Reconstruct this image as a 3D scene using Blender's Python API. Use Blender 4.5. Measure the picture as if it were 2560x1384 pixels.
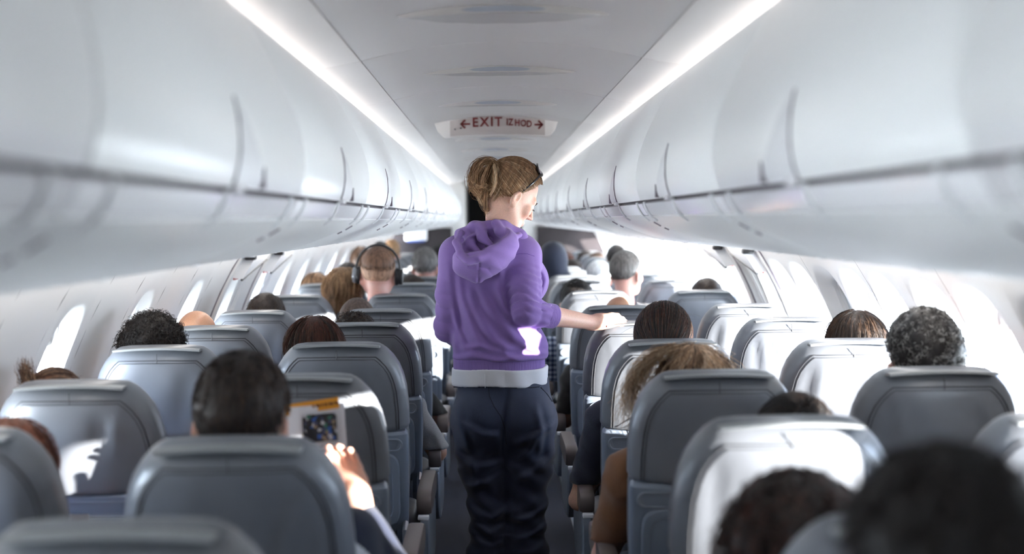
import bpy, bmesh, math, random
import numpy as np
from mathutils import Vector, Matrix, Quaternion

# ------------------------------------------------------------------ clear
for _o in list(bpy.data.objects):
    bpy.data.objects.remove(_o)
scene = bpy.context.scene
COL = scene.collection
PI = math.pi
R = math.radians

# ------------------------------------------------------------------ camera
CAM = Vector((-0.034, 0.0, 1.45))
FPX, VX, VY, ROLL = 3300.0, 1228.0, 549.0, R(0.7)
_c, _s = math.cos(ROLL), math.sin(ROLL)
cam_data = bpy.data.cameras.new('camera')
cam_data.sensor_width = 36.0
cam_data.lens = 36.0 * FPX / 2560.0
cam_data.shift_x = (1280.0 - VX) / 2560.0
cam_data.shift_y = -(692.0 - VY) / 2560.0
cam_data.clip_start, cam_data.clip_end = 0.02, 200.0
cam_data.dof.use_dof = True
cam_data.dof.focus_distance = 4.55
cam_data.dof.aperture_fstop = 2.1
camera = bpy.data.objects.new('camera', cam_data)
COL.objects.link(camera)
camera.matrix_world = Matrix(((_c, _s, 0, CAM.x), (0, 0, -1, CAM.y), (-_s, _c, 0, CAM.z), (0, 0, 0, 1)))
scene.camera = camera


def at(px, py, d):
    """The point of the cabin that stands at distance d where the photograph has pixel (px, py)."""
    u, v = (px - VX) / FPX * d, (VY - py) / FPX * d
    return Vector((CAM.x + u * _c + v * _s, d, CAM.z - u * _s + v * _c))


# ------------------------------------------------------------------ light and exposure
world = bpy.data.worlds.new('sky')
scene.world = world
world.use_nodes = True
_nt = world.node_tree
_nt.nodes.clear()
_out = _nt.nodes.new('ShaderNodeOutputWorld')
_bg = _nt.nodes.new('ShaderNodeBackground')
_ramp = _nt.nodes.new('ShaderNodeValToRGB')
_tc = _nt.nodes.new('ShaderNodeTexCoord')
_sep = _nt.nodes.new('ShaderNodeSeparateXYZ')
_map = _nt.nodes.new('ShaderNodeMapRange')
_map.inputs[1].default_value, _map.inputs[2].default_value = -1.0, 1.0
_nt.links.new(_tc.outputs['Generated'], _sep.inputs[0])
_nt.links.new(_sep.outputs[2], _map.inputs[0])
_nt.links.new(_map.outputs[0], _ramp.inputs[0])
_side = _nt.nodes.new('ShaderNodeMapRange')          # the sky and the clouds opposite the sun are the brighter half
_side.inputs[1].default_value, _side.inputs[2].default_value = -0.7, 0.7
_side.inputs[3].default_value, _side.inputs[4].default_value = 13.5, 6.5
_nt.links.new(_sep.outputs[0], _side.inputs[0])
_deck = _nt.nodes.new('ShaderNodeMapRange')          # a bright cloud deck below the aircraft
_deck.inputs[1].default_value, _deck.inputs[2].default_value = -0.28, 0.10
_deck.inputs[3].default_value, _deck.inputs[4].default_value = 3.3, 0.85
_mul = _nt.nodes.new('ShaderNodeMath')
_mul.operation = 'MULTIPLY'
_nt.links.new(_sep.outputs[2], _deck.inputs[0])
_nt.links.new(_side.outputs[0], _mul.inputs[0])
_nt.links.new(_deck.outputs[0], _mul.inputs[1])
_nt.links.new(_mul.outputs[0], _bg.inputs[1])
_nt.links.new(_ramp.outputs[0], _bg.inputs[0])
_nt.links.new(_bg.outputs[0], _out.inputs[0])
_el = _ramp.color_ramp.elements
_el[0].position, _el[0].color = 0.42, (0.90, 0.96, 1.0, 1)
_el[1].position, _el[1].color = 0.75, (0.22, 0.42, 0.90, 1)
_e = _ramp.color_ramp.elements.new(0.52)
_e.color = (0.55, 0.70, 0.95, 1)
_bg.inputs[1].default_value = 12.0

SUN_DIR = Vector((-0.86, 0.506, -0.086)).normalized()
sun_data = bpy.data.lights.new('sun', 'SUN')
sun_data.energy = 21.0
sun_data.angle = R(0.53)
sun_data.color = (1.0, 0.95, 0.89)
sun = bpy.data.objects.new('sun', sun_data)
COL.objects.link(sun)
sun.rotation_euler = SUN_DIR.to_track_quat('-Z', 'Y').to_euler()

for _sx in (-1, 1):                                   # portals: only guide the sampling of the sky through the two rows of windows
    _ld = bpy.data.lights.new('window_portal', 'AREA')
    _ld.shape, _ld.size, _ld.size_y = 'RECTANGLE', 19.0, 0.5
    _ld.cycles.is_portal = True
    _lo = bpy.data.objects.new('window_portal', _ld)
    COL.objects.link(_lo)
    _lo.matrix_world = Matrix.Translation((_sx * 1.56, 6.6, 1.02)) @ Matrix(((0, 0, _sx, 0), (1, 0, 0, 0), (0, _sx, 0, 0), (0, 0, 0, 1)))

scene.view_settings.view_transform = 'Standard'
scene.view_settings.look = 'None'
scene.view_settings.gamma = 1.0
scene.view_settings.use_curve_mapping = False
scene.view_settings.exposure = 1.3
scene.cycles.use_denoising = True
scene.cycles.max_bounces = 10
scene.cycles.diffuse_bounces = 5
scene.cycles.glossy_bounces = 3
scene.cycles.transparent_max_bounces = 12
scene.cycles.sample_clamp_indirect = 6.0
scene.cycles.caustics_reflective = False
scene.cycles.caustics_refractive = False

# ------------------------------------------------------------------ materials
MATS = {}


def material(name, col, rough=0.5, metal=0.0, bump=0.0, scale=60.0, vary=0.0, coat=0.0, sheen=0.0, stretch=None, sss=0.0, emit=0.0, detail=4.0, spec=0.5):
    if name in MATS:
        return MATS[name]
    m = bpy.data.materials.new(name)
    m.use_nodes = True
    nt = m.node_tree
    b = nt.nodes['Principled BSDF']
    b.inputs['Base Color'].default_value = (*col, 1)
    b.inputs['Roughness'].default_value = rough
    b.inputs['Metallic'].default_value = metal
    b.inputs['Coat Weight'].default_value = coat
    b.inputs['Sheen Weight'].default_value = sheen
    b.inputs['Specular IOR Level'].default_value = spec
    if sss:
        b.inputs['Subsurface Weight'].default_value = sss
        b.inputs['Subsurface Radius'].default_value = (0.012, 0.004, 0.0025)
        b.inputs['Subsurface Scale'].default_value = 1.0
    if emit:
        b.inputs['Emission Color'].default_value = (*col, 1)
        b.inputs['Emission Strength'].default_value = emit
    if bump or vary:
        tc = nt.nodes.new('ShaderNodeTexCoord')
        mp = nt.nodes.new('ShaderNodeMapping')
        if stretch:
            mp.inputs['Scale'].default_value = stretch
        no = nt.nodes.new('ShaderNodeTexNoise')
        no.inputs['Scale'].default_value = scale
        no.inputs['Detail'].default_value = detail
        nt.links.new(tc.outputs['Object'], mp.inputs[0])
        nt.links.new(mp.outputs[0], no.inputs['Vector'])
        if bump:
            bp = nt.nodes.new('ShaderNodeBump')
            bp.inputs['Strength'].default_value = bump
            bp.inputs['Distance'].default_value = 0.01
            nt.links.new(no.outputs[0], bp.inputs['Height'])
            nt.links.new(bp.outputs[0], b.inputs['Normal'])
        if vary:
            cr = nt.nodes.new('ShaderNodeValToRGB')
            cr.color_ramp.elements[0].position, cr.color_ramp.elements[1].position = 0.32, 0.68
            cr.color_ramp.elements[0].color = (*[max(0, c * (1 - vary)) for c in col], 1)
            cr.color_ramp.elements[1].color = (*[min(1, c * (1 + vary)) for c in col], 1)
            nt.links.new(no.outputs[0], cr.inputs[0])
            nt.links.new(cr.outputs[0], b.inputs['Base Color'])
    MATS[name] = m
    return m


def glass_material():
    m = bpy.data.materials.new('window_acrylic')
    m.use_nodes = True
    nt = m.node_tree
    nt.nodes.clear()
    o = nt.nodes.new('ShaderNodeOutputMaterial')
    mix = nt.nodes.new('ShaderNodeMixShader')
    t = nt.nodes.new('ShaderNodeBsdfTransparent')
    t.inputs[0].default_value = (0.93, 0.97, 0.99, 1)
    g = nt.nodes.new('ShaderNodeBsdfGlossy')
    g.inputs['Roughness'].default_value = 0.05
    mix.inputs[0].default_value = 0.06
    nt.links.new(t.outputs[0], mix.inputs[1])
    nt.links.new(g.outputs[0], mix.inputs[2])
    nt.links.new(mix.outputs[0], o.inputs[0])
    return m


M_BIN = material('bin_plastic', (0.81, 0.815, 0.82), 0.30, bump=0.02, scale=300)
M_BINLOW = material('service_panel_plastic', (0.86, 0.86, 0.87), 0.42, bump=0.02, scale=300)
M_CEIL = material('ceiling_plastic', (0.85, 0.83, 0.825), 0.45, bump=0.03, scale=200)
M_WALL = material('sidewall_plastic', (0.79, 0.78, 0.765), 0.42, bump=0.03, scale=200)
M_RAIL = material('rail_plastic', (0.86, 0.85, 0.88), 0.22)
M_DARK = material('dark_gap', (0.05, 0.04, 0.05), 0.7)
M_SHADE = material('window_shade', (0.78, 0.775, 0.77), 0.5)
M_LINE = material('purple_grey_gap_shade', (0.20, 0.17, 0.20), 0.6)  # joints and small fittings; also the painted step shadow at the finger scoop
M_GLASS = glass_material()
M_LEATHER = material('grey_leather', (0.150, 0.157, 0.175), 0.34, bump=0.16, scale=9, detail=5, vary=0.06, spec=0.6)
M_FLAP = material('flap_leather', (0.235, 0.245, 0.25), 0.5, bump=0.05, scale=40)
M_PIPE = material('piping', (0.055, 0.056, 0.062), 0.5)
M_SHELL = material('blue_grey_plastic', (0.185, 0.215, 0.265), 0.33, bump=0.02, scale=300)
M_SHELLD = material('recess_plastic', (0.20, 0.225, 0.265), 0.4)
M_TEXT = material('placard_print', (0.03, 0.03, 0.04), 0.6)
M_TAUPE = material('taupe_plastic', (0.155, 0.125, 0.115), 0.4, bump=0.02, scale=150)
M_METAL = material('seat_metal', (0.55, 0.56, 0.58), 0.35, metal=0.9)
M_CARPET = material('aisle_carpet', (0.045, 0.045, 0.06), 0.95, bump=0.4, scale=400, vary=0.25)
M_BLACK = material('black_plastic', (0.012, 0.012, 0.014), 0.35)
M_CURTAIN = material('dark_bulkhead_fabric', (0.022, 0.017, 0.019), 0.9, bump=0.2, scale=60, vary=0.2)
M_WHITE = material('white_plastic', (0.85, 0.86, 0.88), 0.35)
M_SIGNRED = material('sign_red', (0.16, 0.010, 0.010), 0.5)
M_LAMP = material('lamp_housing', (0.58, 0.565, 0.56), 0.45)
M_SIGN = material('sign_face', (0.56, 0.51, 0.50), 0.4)
M_LENS = material('lamp_lens', (0.42, 0.45, 0.52), 0.12)
M_BLUE = material('blue_card', (0.03, 0.07, 0.28), 0.45)


# ------------------------------------------------------------------ object helpers
def link(o, parent=None):
    COL.objects.link(o)
    if parent is not None:
        o.parent = parent
    return o


def mesh_object(name, verts, faces, mats, parent=None, loc=(0, 0, 0), smooth=True, fmat=None, angle=40):
    me = bpy.data.meshes.new(name)
    me.from_pydata([tuple(v) for v in verts], [], [tuple(f) for f in faces])
    if not isinstance(mats, (list, tuple)):
        mats = [mats]
    for m in mats:
        me.materials.append(m)
    if fmat is not None:
        me.polygons.foreach_set('material_index', fmat)
    if smooth:
        me.polygons.foreach_set('use_smooth', [True] * len(me.polygons))
    me.update()
    if smooth and angle is not None:
        me.set_sharp_from_angle(angle=R(angle))
    o = bpy.data.objects.new(name, me)
    o.location = loc
    return link(o, parent)


def empty(name, loc=(0, 0, 0), label=None, cat=None, group=None):
    o = bpy.data.objects.new(name, None)
    o.empty_display_size = 0.1
    o.location = loc
    link(o)
    return tag(o, label, cat, group)


def tag(o, label=None, cat=None, group=None, kind=None):
    if label:
        o['label'] = label
    if cat:
        o['category'] = cat
    if group:
        o['group'] = group
    if kind:
        o['kind'] = kind
    return o


def structure(o, label=None, cat=None):
    return tag(o, label, cat, kind='structure')


def copy_tree(src, parent=None):
    o = src.copy()
    link(o)
    if parent is not None:
        o.parent = parent
    for ch in [c for c in src.children]:
        copy_tree(ch, o)
    return o


class Geo:
    """Collects shapes that become ONE mesh."""

    def __init__(self):
        self.v, self.f, self.m = [], [], []

    def add(self, verts, faces, mi=0):
        k = len(self.v)
        self.v += [tuple(p) for p in verts]
        self.f += [tuple(i + k for i in f) for f in faces]
        self.m += [mi] * len(faces)
        return self

    def box(self, c, size, mi=0, bevel=0.0, rot=None, seg=2):
        bm = bmesh.new()
        bmesh.ops.create_cube(bm, size=1.0)
        for v in bm.verts:
            v.co = Vector((v.co.x * size[0], v.co.y * size[1], v.co.z * size[2]))
        if bevel:
            bmesh.ops.bevel(bm, geom=list(bm.edges), offset=bevel, segments=seg, profile=0.5, affect='EDGES')
        return self.bm(bm, c, rot, mi)

    def bm(self, bm, c=(0, 0, 0), rot=None, mi=0):
        mt = Matrix.Translation(c) @ (rot.to_4x4() if rot is not None else Matrix())
        bm.verts.index_update()
        self.add([mt @ v.co for v in bm.verts], [[v.index for v in f.verts] for f in bm.faces], mi)
        bm.free()
        return self

    def tube(self, pts, rad, n=8, mi=0, cap=True):
        pts = [Vector(p) for p in pts]
        rads = rad if isinstance(rad, (list, tuple, np.ndarray)) else [rad] * len(pts)
        vs, fs = [], []
        up = None
        for i, p in enumerate(pts):
            t = (pts[min(i + 1, len(pts) - 1)] - pts[max(i - 1, 0)]).normalized()
            if up is None:
                up = Vector((0, 0, 1)) if abs(t.z) < 0.9 else Vector((1, 0, 0))
            a = t.cross(up)
            if a.length < 1e-6:
                a = t.cross(Vector((0, 1, 0)))
            a.normalize()
            b = a.cross(t)
            up = b
            for k in range(n):
                q = 2 * PI * k / n
                vs.append(p + (a * math.cos(q) + b * math.sin(q)) * rads[i])
        for i in range(len(pts) - 1):
            for k in range(n):
                fs.append((i * n + k, i * n + (k + 1) % n, (i + 1) * n + (k + 1) % n, (i + 1) * n + k))
        if cap:
            fs.append(tuple(range(n))[::-1])
            fs.append(tuple((len(pts) - 1) * n + k for k in range(n)))
        return self.add(vs, fs, mi)

    def rings(self, rings, mi=0, cap0=True, cap1=True, closed=True):
        n = len(rings[0])
        vs = [p for r in rings for p in r]
        fs = []
        for i in range(len(rings) - 1):
            for k in range(n if closed else n - 1):
                fs.append((i * n + k, i * n + (k + 1) % n, (i + 1) * n + (k + 1) % n, (i + 1) * n + k))
        if cap0:
            fs.append(tuple(range(n))[::-1])
        if cap1:
            fs.append(tuple((len(rings) - 1) * n + k for k in range(n)))
        return self.add(vs, fs, mi)

    def prism(self, outline, y0, y1, mi=0, flip=False):
        """(x, z) outline extruded along y."""
        n = len(outline)
        vs = [(x, y0, z) for x, z in outline] + [(x, y1, z) for x, z in outline]
        fs = [tuple(range(n)), tuple(range(2 * n - 1, n - 1, -1))] + [(i + n, (i + 1) % n + n, (i + 1) % n, i) for i in range(n)]
        if flip:
            fs = [f[::-1] for f in fs]
        return self.add(vs, fs, mi)

    def mirror_x(self):
        self.v = [(-x, y, z) for x, y, z in self.v]
        self.f = [f[::-1] for f in self.f]
        return self

    def build(self, name, mats, parent=None, loc=(0, 0, 0), smooth=True, angle=40, fix=False):
        o = mesh_object(name, self.v, self.f, mats, parent, loc, smooth, self.m, angle)
        if fix:
            bm = bmesh.new()
            bm.from_mesh(o.data)
            bmesh.ops.recalc_face_normals(bm, faces=bm.faces)
            bm.to_mesh(o.data)
            bm.free()
        return o


def spline(pts, n):
    """Catmull-Rom through 2-d or 3-d points, resampled to n points of even spacing."""
    p = np.array(pts, float)
    p = np.vstack([2 * p[0] - p[1], p, 2 * p[-1] - p[-2]])
    out = []
    for i in range(1, len(p) - 2):
        for t in np.linspace(0, 1, 24, endpoint=False):
            a, b, c, d = p[i - 1], p[i], p[i + 1], p[i + 2]
            out.append(0.5 * (2 * b + (c - a) * t + (2 * a - 5 * b + 4 * c - d) * t * t + (3 * b - a - 3 * c + d) * t ** 3))
    out.append(p[-2])
    out = np.array(out)
    s = np.r_[0, np.cumsum(np.linalg.norm(np.diff(out, axis=0), axis=1))]
    u = np.linspace(0, s[-1], n)
    return np.stack([np.interp(u, s, out[:, k]) for k in range(out.shape[1])], 1)


def text_object(name, body, size, mat, parent, loc, rot, extrude=0.0008, offset=0.0, spacing=1.0, align='CENTER', xscale=1.0):
    cu = bpy.data.curves.new(name, 'FONT')
    cu.body = body
    cu.size = size
    cu.extrude = extrude
    cu.offset = offset
    cu.space_character = spacing
    cu.align_x, cu.align_y = align, 'CENTER'
    cu.resolution_u = 3
    tmp = bpy.data.objects.new(name + '_tmp', cu)
    COL.objects.link(tmp)
    me = bpy.data.meshes.new_from_object(tmp.evaluated_get(bpy.context.evaluated_depsgraph_get()))
    bpy.data.objects.remove(tmp)
    me.materials.clear()
    me.materials.append(mat)
    o = bpy.data.objects.new(name, me)
    o.location, o.rotation_euler = loc, rot
    o.scale = (xscale, 1, 1)
    return link(o, parent)


# ------------------------------------------------------------------ the cabin shell
Y0, Y1 = -2.6, 15.6
WC, WR = 0.55, 1.38                    # sidewall arc: centre height and radius


def wall_x(z):
    return math.sqrt(max(WR * WR - (z - WC) ** 2, 0.01))


floor = Geo()
floor.box((0, (Y0 + Y1) / 2 + 1.5, -0.03), (2.9, Y1 - Y0 + 4, 0.06))
structure(floor.build('floor', M_CARPET, smooth=False), 'dark carpeted cabin floor along the aisle', 'floor')

# crown above the ceiling and the bins: keeps the daylight out
crown = Geo()
prof = [(1.52 * math.cos(a), 1.25 + 0.92 * math.sin(a)) for a in np.linspace(0, PI, 33)]
inner = [(1.48 * math.cos(a), 1.25 + 0.88 * math.sin(a)) for a in np.linspace(0, PI, 33)]
crown.prism(prof + inner[::-1], Y0 - 0.05, Y1 + 2.2)
structure(crown.build('ceiling_crown', M_WALL, fix=True))

CEIL = [(0, .500), (.10, .497), (.20, .488), (.30, .472), (.395, .4515), (.47, .436), (.555, .424), (.66, .405), (.78, .37)]
P_C = 1.225
seams_c = [3.72 + P_C * k for k in range(-5, 11)]


def ceil_z(x):
    xs, zs = zip(*CEIL)
    return CAM.z + float(np.interp(abs(x), xs, zs))


g = Geo()
cs = spline(CEIL, 40)
cut = int(np.argmin(np.abs(cs[:, 0] - 0.395)))


def ceil_strip(pts, y0, y1):
    """A ceiling panel with its two long and two short edges turned up."""
    pts = [(float(a), float(b) + CAM.z) for a, b in pts]
    ys = [(y0, .006), (y0 + .004, .0012), (y0 + .010, 0), (y1 - .010, 0), (y1 - .004, .0012), (y1, .006)]
    rings = []
    for y, up in ys:
        r = [(pts[0][0], y, pts[0][1] + .012)]
        r += [(x, y, z + up) for x, z in pts]
        r += [(pts[-1][0], y, pts[-1][1] + .012)]
        rings.append(r)
    g.rings(rings, closed=False, cap0=False, cap1=False)


mid = [(-a, b) for a, b in cs[1:cut + 1][::-1]] + [tuple(q) for q in cs[:cut + 1]]
mid[0] = (-0.393, mid[0][1])
mid[-1] = (0.393, mid[-1][1])
sidep = [(0.3975, cs[cut][1])] + [tuple(q) for q in cs[cut + 1:]]
for a in seams_c:
    b = a + P_C - 0.004
    if b < Y0:
        continue
    ceil_strip(mid, a, b)
    ceil_strip(sidep, a + .004, b + .004)
    ceil_strip([(-x, z) for x, z in sidep[::-1]], a + .004, b + .004)
structure(g.build('ceiling', M_CEIL, angle=60), 'white arched ceiling of panels', 'ceiling')
g = Geo()
bk = [(float(a), float(b) + CAM.z + .014) for a, b in cs]
bk = [(-a, b) for a, b in bk[1:][::-1]] + bk
g.rings([[(x, Y0, z) for x, z in bk], [(x, Y1 + .2, z) for x, z in bk]], closed=False, cap0=False, cap1=False)
structure(g.build('ceiling_backing', M_DARK))

# ------------------------------------------------------------------ sidewalls with their windows
W_P = 0.39365                                    # window spacing
W_OFF = 2.41 - 0.235                              # one per seat row; the right wall's odd ones are added for sun patches
NW0, NW1 = -12, 33
WZ = 1.01
WHYS, WHZS = {-1: 0.098, 1: 0.166}, {-1: 0.165, 1: 0.200}                 # window centre height, half width, half height of the clear opening


def rrect(n, hy, hz, e):
    out = []
    for k in range(n):
        a = 2 * PI * (k + 0.5) / n
        c, s = math.cos(a), math.sin(a)
        out.append((math.copysign(abs(c) ** (2 / e), c) * hy, math.copysign(abs(s) ** (2 / e), s) * hz))
    return out


def square(n, y0, y1, z0, z1):
    """Points on the rectangle that match rrect's angles."""
    out = []
    for k in range(n):
        a = 2 * PI * (k + 0.5) / n
        c, s = math.cos(a), math.sin(a)
        m = max(abs(c), abs(s))
        c, s = c / m, s / m
        out.append((y0 + (c + 1) / 2 * (y1 - y0), z0 + (s + 1) / 2 * (z1 - z0)))
    return out


NR = 40
NARROW = {-1: (.130, .045), 3: (.140, .040), 5: (.140, .042)}       # three added right windows, narrowed and shifted to shape the sun patches
DK = {-1: 1.15, 1: 1.5}                          # depth of the window reveals
# windows on the sun side whose blinds are up (index of the window): the others have their blinds drawn
wn = lambda y: round((y - W_OFF) / W_P)
OPEN_R = {-1: .89, 0: 1.0, 3: .84, 4: 1.0, 5: 1.0, 6: 1.0, 8: 1.0, 9: .8, 10: 1.0, 12: 1.0}
for k in range(wn(7.4), NW1 + 1):
    OPEN_R[k] = 1.0 if k % 2 else 0.8
n_win = 0
for sx, side in ((-1, 'left'), (1, 'right')):
    g = Geo()
    WHY, WHZ = WHYS[sx], WHZS[sx]
    for k in range(NW0, NW1 + 1):
        yc = W_OFF + k * W_P
        y0, y1 = yc - W_P / 2, yc + W_P / 2
        WHY = WHYS[sx]
        if sx > 0 and k in NARROW:
            WHY, yc = NARROW[k][0], yc + NARROW[k][1]
        ga = 0.0015 if k % 2 == 0 else 0.0
        gb = 0.0015 if k % 2 else 0.0
        zlo, zhi = 0.60, 1.352
        ring = []
        if sx < 0 and k % 2:                     # the left wall has one window to a seat row
            zs = np.linspace(0.0, zhi, 14)
            g.rings([[(sx * wall_x(z), y, z) for z in zs] for y in (y1 - gb, y0 + ga)], closed=False, cap0=False, cap1=False)
            continue
        for sc, dep in ((None, 0.0), (1.30, 0.0), (1.24, 0.006), (1.06, 0.028 * DK[sx]), (1.0, 0.032 * DK[sx]), (1.0, 0.046 * DK[sx])):
            if sc is None:
                pts = square(NR, y0 + ga, y1 - gb, zlo, zhi)
            else:
                pts = [(yc + a, WZ + b) for a, b in rrect(NR, min(WHY * sc, WHY + 0.026), WHZ * sc, 3.2)]
            ring.append([(sx * (wall_x(z) + dep), y, z) for y, z in pts])
        # extra ring so that the wall keeps its curve between window and rectangle
        a, b = ring[0], ring[1]
        midr = []
        for p, q in zip(a, b):
            y, z = (p[1] + q[1]) / 2, (p[2] + q[2]) / 2
            midr.append((sx * wall_x(z), y, z))
        ring.insert(1, midr)
        if sx > 0:
            ring = [r[::-1] for r in ring]
        g.rings(ring, cap0=False, cap1=False)
        zs = np.linspace(0.0, zlo, 6)
        lo = [[(sx * wall_x(z), y, z) for z in zs] for y in (y0 + ga, y1 - gb)]
        g.rings(lo[::-1] if sx < 0 else lo, closed=False, cap0=False, cap1=False)
        # the window itself
        n_win += 1
        wroot = empty('window_%d' % n_win, (sx * (wall_x(WZ) + .046 * DK[sx]), yc, WZ))
        structure(wroot)
        tilt = math.atan2(WZ - WC, WR)
        fr = Geo()
        o_, i_ = rrect(NR, WHY + .012, WHZ + .012, 3.2), rrect(NR, WHY - .008, WHZ - .008, 3.2)

        def X(z, d):
            return sx * (wall_x(WZ + z) - wall_x(WZ) + d)
        fr.rings([[(X(b, d), a, b) for a, b in r] for r, d in ((o_, -.006), (i_, -.006), (i_, .008), (o_, .008), (o_, -.006))], cap0=False, cap1=False)
        fr.build('window_frame', M_WALL, wroot, fix=True)
        pg = Geo()
        pg.rings([[(X(b, .004), a, b) for a, b in i_]], cap0=False, cap1=True)
        pg.build('window_pane', M_GLASS, wroot, smooth=False)
        op = (.62, .50, .78, .56)[(k // 2) % 4] if sx < 0 else OPEN_R.get(k, 0.0)
        if op < 0.999:
            sh = Geo()
            zb = -WHZ + 2 * WHZ * op
            zz = np.linspace(zb, WHZ + .008, 6)
            sh.rings([[(X(z, .006), y, z) for z in zz] for y in (-WHY - .004, WHY + .004)], closed=False, cap0=False, cap1=False)
            sh.rings([[(X(z, .010), y, z) for z in zz] for y in (-WHY - .004, WHY + .004)], closed=False, cap0=False, cap1=False)
            if op > 0:
                sh.box((X(zb, .004), 0, zb + .006), (.012, 2 * WHY, .014), bevel=.003)
            sh.build('window_blind', M_SHADE, wroot)
    structure(g.build('wall_' + side, M_WALL, angle=50), 'curved white sidewall with a row of windows on the %s' % side, 'wall')
    # dark insulation seen through the panel joints, and the hull skin with matching window holes
    b = Geo()
    for k in range(NW0, NW1 + 1):
        yc = y_m = W_OFF + k * W_P
        WHY = WHYS[sx]
        if sx > 0 and k in NARROW:
            WHY, yc = NARROW[k][0], yc + NARROW[k][1]
        rg = []
        if sx < 0 and k % 2:
            zs = np.linspace(-.02, 1.42, 14)
            b.rings([[(sx * (wall_x(z) + .006 + .046 * DK[sx]), y, z) for z in zs] for y in (yc - W_P / 2, yc + W_P / 2)], closed=False, cap0=False, cap1=False)
            continue
        for pts in (square(NR, y_m - W_P / 2, y_m + W_P / 2, -.02, 1.42), [(yc + a, WZ + bb) for a, bb in rrect(NR, WHY + .012, WHZ + .012, 3.2)]):
            rg.append([(sx * (wall_x(z) + .006 + .046 * DK[sx]), y, z) for y, z in pts])
        b.rings(rg, cap0=False, cap1=False)
    structure(b.build('wall_hull_' + side, M_DARK))

# end walls
g = Geo()
g.box((0, Y0 - .03, 1.0), (3.0, .06, 2.6))
structure(g.build('wall_back', M_WALL, smooth=False))
# front partitions on either side of the aisle, with the dark galley beyond
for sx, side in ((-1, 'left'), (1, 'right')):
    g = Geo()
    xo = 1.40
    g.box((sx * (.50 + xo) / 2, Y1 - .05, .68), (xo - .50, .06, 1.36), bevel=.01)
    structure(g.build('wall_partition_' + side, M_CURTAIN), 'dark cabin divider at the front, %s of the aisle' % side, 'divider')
g = Geo()
g.box((-.92, Y1 + .95, 1.0), (1.16, 1.9, 2.2))
g.box((.92, Y1 + .95, 1.0), (1.16, 1.9, 2.2))
g.box((0, Y1 + .35, 1.96), (.74, .7, .20))
structure(g.build('wall_galley', M_WALL, smooth=False))
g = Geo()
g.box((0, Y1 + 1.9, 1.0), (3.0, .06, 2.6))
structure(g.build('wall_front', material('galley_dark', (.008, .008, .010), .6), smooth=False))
# ------------------------------------------------------------------ overhead bins
DOOR = [(.497, .395), (.470, .355), (.441, .300), (.413, .245), (.393, .195), (.381, .145), (.379, .100), (.384, .068), (.391, .049)]
RAILP = [(.3945, .040), (.400, .028), (.407, .016), (.413, .008)]
UNDER = [(.415, .004), (.44, -.013), (.48, -.033), (.52, -.049), (.57, -.067), (.63, -.083), (.70, -.093), (.85, -.098), (1.065, -.100)]
P_B = 1.30


def door_x(z):
    zs = [q[1] for q in DOOR][::-1]
    xs = [q[0] for q in DOOR][::-1]
    return float(np.interp(z, zs, xs))


def shell_strip(g, prof, L, thick, mi=0, edge=.008):
    """A closed panel: profile (x, z) swept along y from 0 to L with softened ends."""
    p = np.array(prof)
    t = np.gradient(p, axis=0)
    nrm = np.stack([t[:, 1], -t[:, 0]], 1)
    nrm /= np.linalg.norm(nrm, axis=1)[:, None]
    if nrm[len(p) // 2][0] < 0:
        nrm = -nrm                                   # towards the wall
    inn = p + nrm * thick
    rings = []
    for y, o in ((.0, edge), (edge * .3, edge * .3), (edge, 0), (L - edge, 0), (L - edge * .3, edge * .3), (L, edge)):
        a = p + nrm * o
        rings.append([(x, y, z + CAM.z) for x, z in a] + [(x, y, z + CAM.z) for x, z in inn[::-1]])
    g.rings(rings, mi=mi)


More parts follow.
